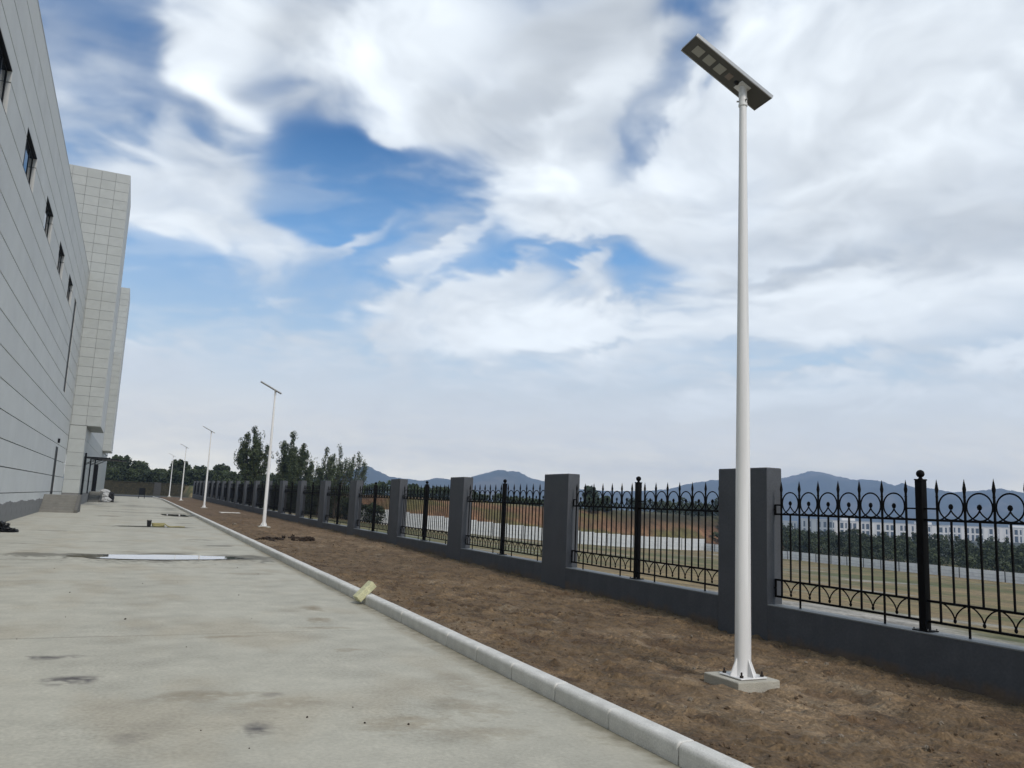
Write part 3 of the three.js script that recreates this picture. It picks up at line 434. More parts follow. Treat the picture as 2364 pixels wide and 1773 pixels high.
// ---------- factory building ----------
const FX = -4.45, JY = [1.39, 2.39, 3.39, 4.38, 5.38, 6.39, 7.41, 8.43, 9.44, 10.46, 11.5, 12.52, 13.55, 14.5, 15.5, 16.6, 17.67];
const fac = thing('factory_building', 'long white panelled factory wall with a row of small dark windows beside the concrete road', 'building');
const OPEN = [[-9.9, -12.9, 12.52, 13.93], [-16.9, -19.9, 12.52, 13.93], [-23.9, -26.8, 12.52, 13.93], [-30.9, -33.9, 12.52, 13.93], [-38.1, -41.05, 12.52, 13.93], [-45.05, -48.0, 12.52, 13.93], [-51.9, -54.9, 12.52, 13.93], [-57.4, -59.0, 7.7, 13.7], [-57.3, -59.1, 1.25, 4.2]];
{
  const r = rng(77), T = .22, gapY = .019, Z0 = 8, Z1 = -66.5;
  for (let s = 0; s < JY.length - 1; s++) {
    const y0 = JY[s] + gapY, y1 = JY[s + 1] - (s === JY.length - 2 ? 0 : gapY);
    const ops = OPEN.filter((o) => o[2] < y1 - .02 && o[3] > y0 + .02).sort((a, b) => b[0] - a[0]); let z = Z0;
    const put = (a, b, p, q) => { if (a - b > .02 && q - p > .02) part('wall_panel', rbox(FX - T, FX, p, q, a, b, .006, 1), M.panel[Math.floor(r() * 4)], fac); };
    for (const [a, b, p, q] of ops) { put(z, a, y0, y1); if (p > y0) put(a, b, y0, p); if (q < y1) put(a, b, q, y1); z = b; }
    put(z, Z1, y0, y1);
  }
  part('parapet_cap', rbox(FX - .5, FX + .012, 17.67, 17.71, 8, -66.5, .006, 1), M.clad[0], fac);
  // core behind the panels, left out at the openings
  part('wall_core', [box(-12, FX - .75, -.2, 17.6, 8, -66.4), box(FX - .75, FX - T - .002, 4.25, 7.65, 8, -66.4), box(FX - .75, FX - T - .002, 13.98, 17.6, 8, -66.4), box(FX - .75, FX - T - .002, -.2, 4.25, 8, -57.2), box(FX - .75, FX - T - .002, -.2, 4.25, -59.2, -66.4), box(FX - .75, FX - T - .002, 7.65, 12.47, 8, -57.3)], M.joint, fac);
  part('wall_core', [box(FX - .75, FX - T - .002, 7.65, 13.98, -59.1, -66.4)], M.joint, fac);
  for (const [a, b, p, q] of OPEN.slice(0, 7)) {
    const w = new THREE.Group(); w.name = 'window'; fac.add(w);
    const xi = FX - .125, f = .11; part('head_lining', [box(xi, FX - .006, q - .035, q - .002, a, b), box(xi, FX - .006, p + .002, p + .03, a, b)], M.frame, w);
    part('frame', [box(xi - .05, xi, p, p + f, a, b), box(xi - .05, xi, q - f, q, a, b), box(xi - .05, xi, p + f, q - f, a, a - f), box(xi - .05, xi, p + f, q - f, b + f, b), ...[1 / 3, 2 / 3].map((t) => box(xi - .05, xi, p + f, q - f, lerp(a, b, t) + .03, lerp(a, b, t) - .03))], M.frame, w);
    for (let i = 0; i < 3; i++) part('pane', box(xi - .03, xi - .02, p + f, q - f, lerp(a, b, i / 3), lerp(a, b, (i + 1) / 3)), M.glass, w);
    part('back', [box(FX - .6, FX - .59, p, q, a, b)], M.frame, w);
  }
  { const [a, b, p, q] = OPEN[7], w = new THREE.Group(); w.name = 'tall_window'; fac.add(w); const xi = FX - .035;
    for (let i = 0; i < 4; i++) part('louvre', box(xi - .03, xi - .008, lerp(p, q, i / 4) + .03, lerp(p, q, (i + 1) / 4) - .03, a - .06, b + .06), M.frame, w);
    part('frame', [...[0, 1, 2, 3, 4].map((i) => box(xi - .05, xi, lerp(p, q, i / 4) - .03, lerp(p, q, i / 4) + .03, a, b)), box(xi - .05, xi + .01, p, q, a + .001, a - .06), box(xi - .05, xi + .01, p, q, b + .06, b)], M.frame, w); }
  { const [a, b, p, q] = OPEN[8], d = new THREE.Group(); d.name = 'door'; fac.add(d); const xi = FX - .03;
    part('leaf', [box(xi - .05, xi, p + .02, q - .08, a - .08, (a + b) / 2 + .005), box(xi - .05, xi, p + .02, q - .08, (a + b) / 2 - .005, b + .08)], M.frame, d);
    part('frame', [box(xi - .06, xi + .02, p, q, a, a - .08), box(xi - .06, xi + .02, p, q, b + .08, b), box(xi - .06, xi + .02, q - .08, q, a - .08, b + .08)], M.frame, d);
    part('wall_lamp', rbox(FX, FX + .12, 4.45, 4.72, -58.05, -58.3, .02), M.frame, fac); }
  // rough cement plinth whose ragged coat stands a little proud of the panels
  const zs = steps([8, -20, .6], [-20, -66.5, .25]), top = (z) => 1.02 + .07 * noise(z * .5, 2) + .06 * noise(z * 1.9, 5) + .05 * noise(z * 5, 7), pos = [], idx = [];
  zs.forEach((z) => { pos.push(FX + .004, -.3, z, FX + .022, top(z) - .01, z, FX + .002, top(z), z, FX - .1, top(z), z); });
  for (let i = 0; i < zs.length - 1; i++) for (let k = 0; k < 3; k++) { const a = i * 4 + k, b = a + 1, c = a + 4, d = c + 1; idx.push(a, b, c, b, d, c); }
  const g = new THREE.BufferGeometry(); g.setAttribute('position', new THREE.Float32BufferAttribute(pos, 3)); g.setIndex(idx); const g2 = g.toNonIndexed(); g2.computeVertexNormals(); part('cement_plinth', uvBox(g2), M.render, fac);
  part('lower_panel', box(FX - T, FX - .001, -.3, 1.379, 8, -57.2), M.panel[2], fac); part('lower_panel', box(FX - T, FX - .001, -.3, 1.379, -59.2, -66.5), M.panel[1], fac);
  part('lower_panel', box(FX - T, FX - .001, -.3, 1.23, -57.2, -59.2), M.panel[1], fac);
}
function clad(parent, x0, x1, y0, y1, z, cols, rows, r, face) {        // panels on a plane: face 'z' looks at the camera, 'x' looks at the road
  const g = .008, cw = (x1 - x0) / cols, ch = (y1 - y0) / rows;
  for (let i = 0; i < cols; i++) for (let j = 0; j < rows; j++) {
    const a = x0 + i * cw + g, b = x0 + (i + 1) * cw - g, p = y0 + j * ch + g, q = y0 + (j + 1) * ch - g, m = M.clad[Math.floor(r() * 4)];
    part('cladding_panel', face === 'z' ? rbox(a, b, p, q, z, z - .05, .005, 1) : rbox(z - .05, z, p, q, -a, -b, .005, 1), m, parent);
  }
}
{
  const r = rng(91), t1 = thing('panelled_tower', 'nearer tall tower clad in square pale grey panels jutting from the factory wall', 'building');
  part('tower_core', box(-8.3, -2.52, 6.24, 25.66, -66.55, -74), M.cladJoint, t1);
  clad(t1, -8.32, -2.45, 6.22, 25.7, -66.5, 6, 27, r, 'z');
  for (let j = 0; j < 9; j++) part('cladding_panel', rbox(-2.52, -2.45, 6.22 + j * 2.1644 + .006, 6.22 + (j + 1) * 2.1644 - .006, -66.56, -74, .006, 1), M.panel[j % 4], t1);
  part('soffit', box(-4.44, -2.46, 6.2, 6.215, -66.51, -73.99), M.clad[0], t1);
  part('pier_core', box(-4.44, -3.42, -.2, 6.19, -66.58, -105), M.joint, t1);
  clad(t1, -4.44, -3.36, 1.3, 6.19, -66.52, 1, 5, r, 'z'); clad(t1, 66.58, 104, 1.3, 6.19, -3.36, 2, 5, r, 'x'); 
  part('plinth', box(-4.44, -3.37, -.2, 1.29, -66.53, -104), M.render, t1);
  part('rear_wall', box(-9, -3.40, 6.19, 17.7, -74.1, -128), M.panel[1], t1);
  part('downpipe', cyl(.07, .07, 3.1, -3.26, 1.2, -68.2, 10), M.frame, t1);
  const t2 = thing('panelled_tower', 'farther panelled tower showing behind the nearer one at the end of the factory', 'building');
  part('tower_core', box(-8, -2.6, 6.06, 25.56, -105.06, -112), M.cladJoint, t2);
  clad(t2, -6.3, -2.5, 6.05, 25.6, -105, 4, 27, r, 'z');
  part('side_panel', rbox(-2.6, -2.5, 6.05, 25.6, -105.06, -112, .006, 1), M.panel[3], t2);
  part('soffit', box(-6.3, -2.51, 6.03, 6.045, -105.01, -111.9), M.clad[0], t2);
  part('pier', box(-5, -3.4, -.2, 6.02, -105.1, -128), M.clad[1], t2);
  ['front one of three flat dark entrance canopies on the tower base', 'middle one of three flat dark entrance canopies on the tower base', 'rear one of three flat dark entrance canopies on the tower base'].forEach((l, i) => {
    const z = -69.2 - i * 9.2, y = 3.95 + i * .22, c = thing('entrance_canopy', l, 'canopy', [-3.36, y, z], 0, 'entrance canopies');
    part('roof_slab', rbox(0, 1.7 + i * .5, 0, .09, .9, -.9, .01, 1), M.frame, c); part('fascia', box(1.7 + i * .5, 1.73 + i * .5, -.06, .10, .9, -.9), M.frame, c);
    for (const s of [.85, -.85]) part('support_arm', bar([.01, -.5, s], [.9, -.01, s], .04), M.frame, c);
    part('column', bar([.06, -y + 1.25, .8], [.06, -.01, .8], .09), M.frame, c);
  });
  const gd = thing('glass_door', 'dark blue glass entrance door under the rear canopy', 'door', [-3.34, 1.25, -87.6]);
  part('frame', [box(0, .3, 0, 2.6, .9, .8), box(0, .3, 0, 2.6, -.8, -.9), box(0, .3, 2.6, 2.7, .9, -.9), box(0.02, .28, 0, 2.6, .05, -.05)], M.frame, gd);
  part('pane', box(.1, .16, .02, 2.58, .8, .05), M.glass, gd); part('pane', box(.1, .16, .02, 2.58, -.05, -.8), M.glass, gd); part('pane', box(.02, .08, .02, 2.58, .795, -.795), M.glass, gd);
}
function stairs(label, x0, x1, z0, z1, land, top, n) {
  const base = gz(z0), o = thing('concrete_steps', label, 'steps', [0, base, 0], 0), h = (top - base) / n, d = (z0 - z1) / n;
  for (let i = 0; i < n; i++) part('step', rbox(x0, x1 - .16, i === 0 ? -.1 : i * h, (i + 1) * h, z0 - i * d, i === n - 1 ? land : z0 - (i + 1) * d - .03, .012, 1), M.stair[0], o);
  const s = new THREE.Shape(); s.moveTo(-z0 - .04, -.1); s.lineTo(-z0 - .04, h + .02); s.lineTo(-z1 - .1, top - base + .03); s.lineTo(-land, top - base + .03); s.lineTo(-land, -.1); s.closePath();
  part('cheek_wall', uvBox(new THREE.ExtrudeGeometry(s, { depth: .15, bevelEnabled: true, bevelSize: .008, bevelThickness: .008, bevelSegments: 1 }).rotateY(Math.PI / 2).translate(x1 - .155, 0, 0)), M.stair[1], o);
}
stairs('nearer concrete steps rising to the dark door in the factory wall', -4.44, -2.58, -51.6, -53.9, -54.7, 1.27, 7);
stairs('farther concrete steps at the foot of the panelled tower', -3.34, -2.3, -81.2, -83.4, -85.4, 1.42, 6);

// ---------- puddles ----------
function puddle(label, cx, cz, rx, rz, seed, rim = true) {
  const n = 72, pts = []; for (let i = 0; i < n; i++) { const a = i / n * 2 * Math.PI, k = 1 + .22 * noise(Math.cos(a) * 1.6 + seed, Math.sin(a) * 1.6, seed) + .10 * noise(Math.cos(a) * 5, Math.sin(a) * 5 + seed, 3); const e = Math.pow(Math.abs(Math.cos(a)), .8) * Math.sign(Math.cos(a)); pts.push(new THREE.Vector2(e * rx * k, Math.sin(a) * rz * k)); }
  const mk = (s) => uvBox(new THREE.ShapeGeometry(new THREE.Shape(pts.map((p) => new THREE.Vector2(p.x * (1 + (s - 1) * Math.min(1, rz / rx * 2)), p.y * s)))).rotateX(-Math.PI / 2));
  const o = thing('puddle', label, 'puddle', [cx, gz(cz), cz], 0, 'puddles on the concrete road');
  part('water', mk(1), M.water, o).position.y = .0075; if (rim) part('wet_rim', mk(1.13), M.wetMud, o).position.y = .0045;
}
puddle('long bright puddle reflecting the sky across the middle of the road', .95, -21.95, 1.72, .78, 3.3);
puddle('thin puddle beside the black bucket farther up the road', .95, -37.7, 1.35, .32, 7.7);
puddle('pale wet patch of water against the kerb far up the road', 2.7, -53.5, .85, 2.4, 5.1, false);
{ const r = rng(8), o = thing('mud_patch', 'patch of dark olive mud at the left end of the bright puddle', 'mud', [-.78, gz(-22), -22]); const g = new THREE.SphereGeometry(1, 40, 14, 0, 6.3, 0, Math.PI / 2), p = g.attributes.position; for (let i = 0; i < p.count; i++) { const x = p.getX(i), z = p.getZ(i), k = 1 + .35 * noise(x * 2, z * 2, 4); p.setXYZ(i, x * k * .42, p.getY(i) * .028 * (1 + noise(x * 6, z * 6)), z * k * .36); } g.computeVertexNormals(); part('mud', uvBox(g), M.wetMud, o); }

// ---------- loose things ----------
function lumpy(sx, sy, sz, seed, det = 4, amp = .35, fr = 1.7, floor = -.5) {
  const g = new THREE.IcosahedronGeometry(1, det * 4), p = g.attributes.position;
  for (let i = 0; i < p.count; i++) { const x = p.getX(i), y = p.getY(i), z = p.getZ(i), k = 1 + amp * fbm(x * fr + seed, y * fr, z * fr, 4) * 1.6 - amp * .5 * Math.abs(noise(x * fr * 2.6, y * fr * 2.6 + seed, z * fr * 2.6)); p.setXYZ(i, x * k * sx, Math.max(floor, y * k) * sy, z * k * sz); }
  g.computeVertexNormals(); return uvBox(g);
}
{
  const o = thing('foam_block', 'pale yellow foam block leaning over the kerb edge', 'foam block', [3.60, gz(-13.2), -13.2]);
  const b = part('block', rbox(-.178, .178, -.058, .058, .088, -.088, .01, 2), M.foam, o); b.rotation.set(0, R(8), R(43), 'YXZ'); b.position.set(.015, .195, .02);
}
{
  const o = thing('bucket', 'small black bucket standing by the coiled yellow hose on the road', 'bucket', [.86, gz(-37.9) + .005, -37.9]);
  part('shell', new THREE.LatheGeometry([[0, 0], [.075, 0], [.095, .24], [.1, .245], [.1, .255], [.09, .25], [.07, .01], [0, .01]].map((p) => new THREE.Vector2(...p)), 24), M.bag, o);
  part('handle', new THREE.TorusGeometry(.097, .004, 5, 24, Math.PI).rotateX(R(60)).translate(0, .245, 0), M.steel, o);
}
{
  const pts = []; for (let i = 0; i < 90; i++) { const a = i * .42, q = .2 + .03 * noise(i * .31, 2); pts.push([Math.cos(a) * q * 1.15, .03 + .11 * (i / 90) + .012 * noise(i, 5), Math.sin(a) * q * .8]); } pts.push([.42, .03, .1], [.75, .025, .02], [1.05, .022, .12]);
  single('coiled_hose', tube(pts, .021, 420, 6), M.coil, 'coiled olive yellow hose lying beside the black bucket', 'hose').position.set(1.22, gz(-37.9), -37.9);
}
{
  const o = thing('plastic_bag', 'crumpled black plastic heap on the road at the left edge', 'bag', [-3.86, gz(-31.6), -31.6]);
  part('sheet', lumpy(.40, .27, .42, 2.2, 5, .5, 2.2, -.25), M.bag, o).position.y = .07; part('flap', lumpy(.27, .10, .26, 6.2, 4, .6, 2.6, -.3), M.bag, o).position.set(.34, .03, .12);
}
['white filled sack lowest of the pile beside the farther steps', 'white sack leaning on the pile beside the farther steps', 'white sack topmost of the pile beside the farther steps'].forEach((l, i) => single('sack', lumpy(.42, .26, .3, 3.1 * i, 3, .3, 1.5, -.7), M.sack, l, 'sack').position.set([-1.95, -2.0, -2.16][i], gz(-84) + [.19, .56, .92][i], [-83.9, -84.3, -84.8][i]));
single('rubbish_bag', lumpy(.3, .55, .3, 8.8, 3, .45, 1.8, -.7), M.bag, 'black upright rubbish bag in front of the white sacks', 'bag').position.set(-1.55, gz(-84) + .37, -84.2);
{
  const o = thing('board', 'black upright board on thin legs at the far end of the road', 'board', [1.35, gz(-112), -112], R(8));
  part('panel', rbox(-.36, .36, .45, 1.3, .03, -.03, .01), M.frame, o); for (const [x, z] of [[-.3, .22], [.3, .22], [-.3, -.25], [.3, -.25]]) part('leg', bar([x * 1.15, 0, z], [x, .5, z * .2], .035), M.frame, o);
}
{
  const o = thing('manhole', 'open manhole with a white concrete rim in the soil strip', 'manhole', [6.15, gz(-57) + .10, -57.3]);
  for (const [a, b, c, d] of [[-.62, .62, .62, .48], [-.62, .62, -.48, -.62], [-.62, -.48, .48, -.48], [.48, .62, .48, -.48]]) part('rim', rbox(a, b, -.1, .07, c, d, .01), M.kerb[0], o);
  part('shaft', box(-.47, .47, -.1, .0, .47, -.47), M.joint, o);
}
{
  const o = thing('soil_heap', 'low heap of dark wet soil clods near the kerb before the second lamp', 'soil heap', [4.75, .13 + gz(-28), -28]); const r = rng(44);
  for (let i = 0; i < 15; i++) part('clod', lumpy(.06 + .16 * r(), .04 + .10 * r(), .08 + .22 * r(), i * 2.7, 2, .8, 2.6, -.4), M.clodDark, o).position.set(-.8 + i * .13 + (r() - .5) * .35, .0, (r() - .5) * 1.7 - i * .05);
}
{ const r = rng(4); single('stone', lumpy(.085, .07, .08, 4.4, 2, .4, 1.6, -.6), M.clodPale, 'single pale round stone on the soil near the second lamp', 'stone').position.set(4.35, .17 + gz(-38), -38.3); }

// ---------- hoarding beyond the field ----------
function hoarding(label, a, b, h, n, step, mats = M.hoard) {
  const o = thing('hoarding', label, 'hoarding'), dx = (b[0] - a[0]) / n, dz = (b[1] - a[1]) / n, ang = Math.atan2(-dz, dx), len = Math.hypot(dx, dz);
  const r = rng(Math.round(h * 100)), pg = uvBox(new RoundedBoxGeometry(len - .03, h, .05, 1, .008)), pg2 = bar([0, 0, 0], [0, h * 1.03, 0], .12);
  for (let i = 0; i < n; i++) {
    const x = a[0] + dx * (i + .5), z = a[1] + dz * (i + .5), y = landY(x, z) - .05, m = part('sheet', pg, mats[r() < .3 ? 1 : 0], o); m.position.set(x, y + h / 2, z); m.rotation.set(0, ang, (r() - .5) * .01);
    const q = part('rib', [...[.3, .62].map((t) => box(-len / 2 + .02, len / 2 - .02, h * (t - .5) - .02, h * (t - .5) + .02, .05, .026))], M.greyRib, o); q.position.copy(m.position); q.rotation.copy(m.rotation);
    if (i % step === 0) { const p = part('post', pg2, M.pier, o); p.position.set(a[0] + dx * i, y, a[1] + dz * i); }
  }
}
M.greyRib = std({ color: lin(.42, .46, .50), roughness: .5 });
hoarding('tall white site hoarding below the reddish bank, seen through the middle bays', [30, -118], [100.5, -126.5], 2.2, 24, 2);
hoarding('low white site hoarding running along the right of the field', [100.5, -126.5], [100.5, -30], 1.35, 31, 1, [0, 1].map((i) => std({ color: lin(.86 - i * .05, .875 - i * .05, .88 - i * .05), map: rep(blotch, 0.4), roughness: 0.5 })));

// ---------- stone wall across the end of the road ----------
{
  const o = thing('stone_wall', 'olive stone retaining wall with grey piers across the end of the road', 'wall', [0, 0, -150.2]), r = rng(63), y0 = gz(-150), top = y0 + 2.15;
  part('core', box(-6, 8.4, y0 - .5, top - .12, -.05, -.6), M.stone[0], o);
  const lots = []; for (let row = 0; row < 7; row++) for (let x = -6 + r() * .4; x < 8.2;) { const w = .35 + r() * .5, d = r() * .05; lots.push(rbox(x, x + w - .03, y0 + row * .29, y0 + row * .29 + .265, d, -.08, .015, 1)); x += w; }
  for (let k = 0; k < 3; k++) part('stones', lots.filter((_, i) => i % 3 === k), M.stone[k], o).userData.kind = 'stuff';
  part('coping', rbox(-6, 8.4, top - .12, top, .12, -.6, .01), M.stone[0], o);
  for (const x of [-3.4, 1.55, 4.1]) part('pier', rbox(x - (x > 1 && x < 2 ? .12 : .55), x + (x > 1 && x < 2 ? .12 : .55), y0 - .1, top + .05, .2, -.3, .015), x < 2 ? M.stone[0] : M.pier, o);
}

// ---------- trees ----------
function leafCloud(list, size, r, cols) {       // list of [x,y,z,radius,n,shadeIndex]
  let n = 0; for (const c of list) n += c[4];
  const P = new Float32Array(n * 18), C = new Float32Array(n * 18); let k = 0; const a = new THREE.Vector3(), b = new THREE.Vector3(), nn = new THREE.Vector3();
  for (const [cx, cy, cz, rad, m, up = 1, tone0 = .5] of list) for (let i = 0; i < m; i++) {
    const u = r() * 2 - 1, ph = r() * 6.283, q = Math.sqrt(1 - u * u), d = rad * Math.cbrt(.15 + .85 * r());
    const x = cx + Math.cos(ph) * q * d, y = cy + u * d * up, z = cz + Math.sin(ph) * q * d;
    nn.set(r() - .5, r() * .9 - .15, r() - .5).normalize(); a.set(r() - .5, r() - .5, r() - .5).cross(nn).normalize(); b.crossVectors(nn, a);
    const s = size * (.6 + .8 * r()), w = s * .55, V = [[x - a.x * s, y - a.y * s, z - a.z * s], [x - b.x * w, y - b.y * w, z - b.z * w], [x + a.x * s, y + a.y * s, z + a.z * s], [x + b.x * w, y + b.y * w, z + b.z * w]];
    const c = mix(cols[0], cols[1], clamp(tone0 + (r() - .5) * .7, 0, 1));
    for (const t of [0, 1, 2, 0, 2, 3]) { P.set(V[t], k); C.set(c, k); k += 3; }
  }
  const g = new THREE.BufferGeometry(); g.setAttribute('position', new THREE.BufferAttribute(P, 3)); g.setAttribute('color', new THREE.BufferAttribute(C, 3)); g.computeVertexNormals(); return g;
}
const limb = (a, b, r0, r1) => { const A = new THREE.Vector3(...a), B = new THREE.Vector3(...b), L = A.distanceTo(B); return new THREE.CylinderGeometry(r1, r0, L, 7).translate(0, L / 2, 0).applyQuaternion(new THREE.Quaternion().setFromUnitVectors(new THREE.Vector3(0, 1, 0), B.sub(A).normalize())).translate(...a); };
const DARK = [[.022, .034, .014], [.060, .082, .030]], POP = [[.030, .046, .020], [.085, .110, .050]];
function poplar(label, x, z, top, w, seed, airy = 1, lean = 0) {
  const y0 = landY(x, z) - .2, h = top - y0, o = thing('poplar_tree', label, 'tree', [x, y0, z], 0, 'poplars beyond the boundary wall'), r = rng(seed), list = [], wood = [limb([0, 0, 0], [lean * .5, h * .55, 0], .15, .09), limb([lean * .5, h * .55, 0], [lean, h * .93, 0], .09, .02)];
  const leaders = [[0, 0, 1, 0]]; for (let i = 0; i < Math.round(3 + w * 2.6); i++) { const a = i * 2.4 + r(), q = w * (.35 + .5 * r()); leaders.push([Math.cos(a) * q + lean * .4, Math.sin(a) * q, .72 + .26 * r() - q * .06, .08 + .2 * r()]); }
  const nb = Math.round((26 + h * 2.6));
  for (const [lx, lz, lt, l0] of leaders) {
    if (l0) wood.push(limb([lean * l0, h * l0, 0], [lx * .7 + lean * .5, h * lerp(l0, lt, .45), lz * .7], .06, .04), limb([lx * .7 + lean * .5, h * lerp(l0, lt, .45), lz * .7], [lx + lean, h * lt, lz], .04, .008));
    const wl = w * (l0 ? .6 : .8);
    for (let i = 0; i < nb * .5; i++) {
      const t = (i + r()) / (nb * .5), u = lerp(l0 + .1, lt, t), sp = wl * (1.08 - t * t) * (.25 + .8 * r()) + .08, a = r() * 6.283, k = smooth(t, 0, .6), bx = lerp(lean * u, lx + lean * u, k), bz = lz * k, by = h * u;
      const ex = bx + Math.cos(a) * sp + lean * .12, ez = bz + Math.sin(a) * sp, ey = by + sp * (.9 + r()); wood.push(limb([bx, by, bz], [ex, ey, ez], .018, .005));
      for (let q = 0; q < 3; q++) { const f = .3 + .35 * q; list.push([lerp(bx, ex, f), lerp(by, ey, f), lerp(bz, ez, f), .15 + .2 * r(), Math.round((13 + 14 * r()) * airy), 1.6, r()]); }
    }
    list.push([lx + lean, h * lt, lz, .09, 12, 2.4, .6]);
  }
  list.push([lean, h * .95, 0, .16, 22, 2.2, .6], [lean * .97, h * .9, 0, .24, 30, 1.6, .5]);
  part('trunk', wood, M.bark, o); part('crown', leafCloud(list, .085, r, POP), M.leaf, o);
}
poplar('tallest poplar, left of the second lamp post', 12.25, -95, 8.95, 1.85, 3, 1.75, -.1);
poplar('poplar just right of the second lamp post', 15.9, -95, 8.7, 1.85, 8, 1.75, .45);
poplar('slim poplar between the second lamp and the airy ones', 18.3, -97, 7.1, 1.0, 21, .7, .25);
poplar('airy middle poplar with thin top twigs', 20.6, -99, 7.7, 1.5, 13, .7, .6);
poplar('widest airy poplar near the right end of the poplar row', 23.3, -102, 8.2, 1.9, 18, .62, .3);
poplar('thin poplar at the right end of the row against the hill', 25.6, -103, 7.6, 1.3, 26, .45, .6);
function broadleaf(label, x, z, top, w, seed, cols = DARK, ls = .17, group = 'dark trees beyond the far end of the road') {
  const y0 = landY(x, z) - .3, h = top - y0, o = thing('broadleaf_tree', label, 'tree', [x, y0, z], 0, group), r = rng(seed), list = [], wood = [limb([0, 0, 0], [.1, h * .5, 0], .2, .12)];
  for (let i = 0; i < 26; i++) { const a = r() * 6.283, e = r(), R0 = w * (.25 + .75 * Math.sqrt(r())) * (1 - .45 * e * e), cy = h * (.2 + .68 * e), cx = Math.cos(a) * R0 * .8, cz = Math.sin(a) * R0 * .8, cr = w * (.24 + .2 * r()); wood.push(limb([.1, h * .35, 0], [cx, cy, cz], .05, .015)); list.push([cx, cy, cz, cr, Math.round(150 + 120 * r()), .75, r()]); }
  for (let i = 0; i < 12; i++) { const a = r() * 6.283; list.push([Math.cos(a) * w * .6 * r(), h * (.86 + .1 * r()), Math.sin(a) * w * .6 * r(), w * .16, 60, 1.3, r()]); }
  part('trunk', wood, M.bark, o); part('crown', leafCloud(list, ls, r, cols), M.leaf, o);
}
[[-6.2, -164, 7.3, 3.0, 'at the left end of the far treeline, beside the tower'], [-2.6, -163, 7.6, 2.9, 'second in the far treeline from the tower'], [.9, -164, 6.8, 2.5, 'above the stone wall, third from the factory tower'], [4.6, -166, 5.6, 2.0, 'behind the farthest lamp'], [8.0, -164, 7.5, 2.1, 'between the two farthest lamps'], [11.6, -162, 6.5, 2.4, 'right of the fourth lamp'], [15.0, -160, 7.1, 2.2, 'right of the third lamp'], [19.2, -158, 6.0, 2.6, 'behind the left poplar']].forEach(([x, z, t, w, l], i) => broadleaf(`dark rounded tree ${l}`, x, z, t, w, 100 + i * 7));
[[45.5, -147, 5.3, 1.7, 'left of two bushy trees on the bank behind the fence pillars'], [49, -149, 5.0, 1.6, 'right of two bushy trees on the bank behind the fence pillars'], [82.5, -139, 6.3, 2.1, 'dark round bush standing on the bank beside the third pillar from the right'], [86.5, -140, 4.4, 1.8, 'lower bush leaning on the round bush on the bank']].forEach(([x, z, t, w, l], i) => broadleaf(l, x, z, t, w, 300 + i * 9, [[.02, .035, .013], [.06, .085, .03]], .15, 'bushes on the bank'));
function belt(name, f, n, size, seed, cols) {   // growth that reads as one mass
  const r = rng(seed), list = []; for (let i = 0; i < n; i++) { const [x, z, h, w] = f(r); const y = landY(x, z); const s = .6 + .8 * r(), t = r(); list.push([x, y + h * .45, z, w * s, 110, h / w / s * .55, t * .6 - .15]); for (let k = 0; k < 4; k++) list.push([x + (r() - .5) * w * 1.2 * s, y + h * (.62 + .34 * r()), z + (r() - .5) * w * s, w * (.2 + .25 * r()) * s, 42, .8, .2 + t * .8 + (r() - .5) * .3]); }
  const m = part(name, leafCloud(list, size, r, cols), M.leaf, scene); m.userData.kind = 'stuff';
}
belt('undergrowth', (r) => { const x = -6 + 34 * r(); return [x, -151.8 - 9 * r() + Math.max(0, x - 12) * 1.6, 1.5 + 1.0 * r() + (x > 9 ? .6 : 0), 1.2]; }, 240, .17, 5, DARK);
belt('hedge_growth', (r) => { const t = r(), x = 11 + 22 * t; return [x, -112 - 10 * r(), 3.6 + 1.3 * noise(x * .4, 3) - t * .9, 1.1]; }, 120, .15, 9, DARK);
belt('bank_shrubs', (r) => { const x = 27 + 62 * r(); return [x, -142 - 9 * r(), 1.0 + 1.1 * Math.max(0, noise(x * .22, 7.7) + .55) * (x < 72 ? 1.35 : .6), .9]; }, 230, .14, 15, [[.026, .042, .015], [.08, .105, .036]]);
belt('tree_belt', (r) => { const x = 106 + 46 * Math.pow(r(), .8), z = -24 - 150 * r(); return [x, z, 1.3 + 1.7 * r() + (x - 104) * .05 + 1.2 * noise(x * .1, z * .1, 2), 1.8]; }, 620, .21, 25, [[.016, .026, .010], [.052, .068, .024]]);

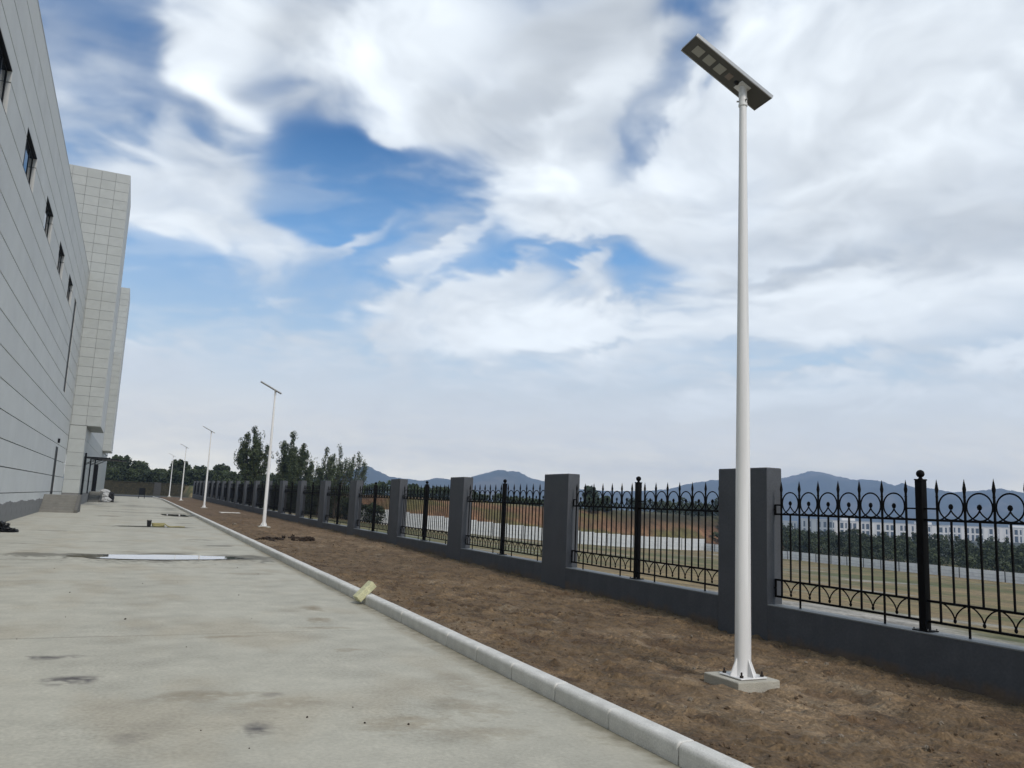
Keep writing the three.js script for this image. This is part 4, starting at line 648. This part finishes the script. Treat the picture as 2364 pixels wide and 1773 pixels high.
// ---------- white buildings in the valley ----------
function farBlock(label, x0, x1, z, top, cols, floors, mat, roofline) {
  const w = x1 - x0, d = 16, y0 = -9.5, o = thing('distant_building', label, 'building', [(x0 + x1) / 2, y0, z]), h = top - y0; o.rotation.y = R(-38);
  part('wall', box(-w / 2, w / 2, 0, h, 0, -d), mat, o); const rf = part('roof', box(-w / 2 - .3, w / 2 + .3, h, h + .4, .3, -d - .3), M.farRoof, o);
  if (roofline) part('roof_room', box(-w * .2, w * .15, h + .4, h + 2, -3, -9), mat, rf);
  floors = 2; const fh = h / floors, cw = w / cols; for (let f = 0; f < floors; f++) for (let i = 0; i < cols; i++) { if (i % 5 === (cols % 4)) continue; const x = -w / 2 + (i + .5) * cw, y = f * fh + fh * .12, ww = cw * (.18 + .16 * ((i * 7 + cols) % 3) / 2); part('window', box(x - ww, x + ww, y, y + fh * (f ? .66 : .8), .06, .001), M.farGlass, o); }
  for (let i = 0; i <= cols; i++) part('pilaster', box(-w / 2 + i * cw - .18, -w / 2 + i * cw + .18, 0, h - .02, .3, .002), mat, o);
}
[['low pale roofed hall at the left of the distant white buildings', 372, 392, -404, -.6, 8, 2, M.greyWall, 0], ['grey distant building with a wide row of windows', 398, 417, -398, 1.4, 6, 3, M.greyWall, 0], ['first white distant building right of the grey one', 423, 447, -396, 1.2, 9, 3, M.whiteWall, 1], ['white distant building left of the iron fence post', 452, 478, -392, 1.0, 9, 3, M.whiteWall, 0], ['white distant building just behind the iron fence post', 484, 512, -388, .9, 8, 3, M.whiteWall, 1], ['white distant building right of the iron fence post', 524, 556, -384, 1.2, 11, 3, M.whiteWall, 0], ['rightmost white distant building at the edge of the photo', 572, 612, -380, 1.4, 13, 3, M.whiteWall, 1]].forEach((a) => farBlock(...a));

// ---------- hills ----------
{
  const prof = [[-14, 8], [0, 16], [8, 20], [12, 24.8], [13.3, 30.3], [14.2, 36.7], [14.7, 41.3], [15.1, 40.6], [15.5, 36.6], [16.4, 30.1], [17, 28.4], [17.9, 27.5], [18.8, 25.9], [19.8, 30.7], [20.8, 29.2], [21.6, 29.3], [22.5, 35.1], [23.2, 38.5], [24.1, 43.7], [24.6, 42.4], [25.5, 42.5], [26.5, 34.7], [27.3, 32.5], [28.8, 25.6], [30.5, 23.4], [32.4, 23.1], [34.3, 25], [36, 28.3], [37.2, 34.7], [38, 38], [39.1, 41.4], [41.4, 42.7], [43.5, 46], [44.5, 50.3], [45.2, 55.4], [45.9, 54.1], [46.6, 51.3], [47.8, 46.6], [48.9, 47.1], [49.7, 44.9], [50.3, 41], [50.8, 44.3], [51.5, 39.1], [52.2, 39.4], [53.6, 35.1], [54.5, 36.6], [55.2, 37.9], [56.1, 40.2], [57.3, 36.5], [60, 30], [70, 38], [90, 22]];
  const at = (az) => { let k = 0; while (k < prof.length - 2 && az > prof[k + 1][0]) k++; const t = clamp((az - prof[k][0]) / (prof[k + 1][0] - prof[k][0]), 0, 1); return lerp(prof[k][1], prof[k + 1][1], t); };
  const na = 760, nr = 26, pos = [], idx = [], D0 = 1750, D1 = 2550, DR = 2250;
  for (let j = 0; j <= nr; j++) for (let i = 0; i <= na; i++) {
    const az = -14 + 104 * i / na, d = lerp(D0, D1, j / nr), ridge = at(az) / 1000 * DR / Math.max(Math.cos(R(az)), Math.sin(R(az))) * (1 + .03 * noise(az * 3, 1.1) + .02 * noise(az * 9, 4)), k = (d - DR) / (d < DR ? DR - D0 : D1 - DR), sq = 1 / Math.max(Math.cos(R(az)), Math.sin(R(az))), x = Math.sin(R(az)) * d * sq, z = -Math.cos(R(az)) * d * sq;
    const fold = 1 + .5 * fbm(x * .0022, z * .0022, 3, 5) * Math.min(1, Math.abs(k) * 3);
    pos.push(x, -12 + (ridge + 14) * Math.pow(Math.max(0, 1 - Math.abs(k)), .9) * (k === 0 ? 1 : clamp(fold, .6, 1.25)) , z);
  }
  for (let j = 0; j < nr; j++) for (let i = 0; i < na; i++) { const a = j * (na + 1) + i, b = a + 1, c = a + na + 1, d = c + 1; idx.push(a, c, b, b, c, d); }
  const g = new THREE.BufferGeometry(); g.setAttribute('position', new THREE.Float32BufferAttribute(pos, 3)); g.setIndex(idx); g.computeVertexNormals();
  structure('hills', tint(g, (x, y, z) => { const n = fbm(x * .004, z * .004, 7, 4), m = fbm(x * .02, z * .02, 3, 3); return tone(mix([.032, .042, .024], [.085, .075, .05], smooth(n + m * .5, .0, .35)), .85 + m * .8); }), M.hill);
}

renderer.render(scene, camera);
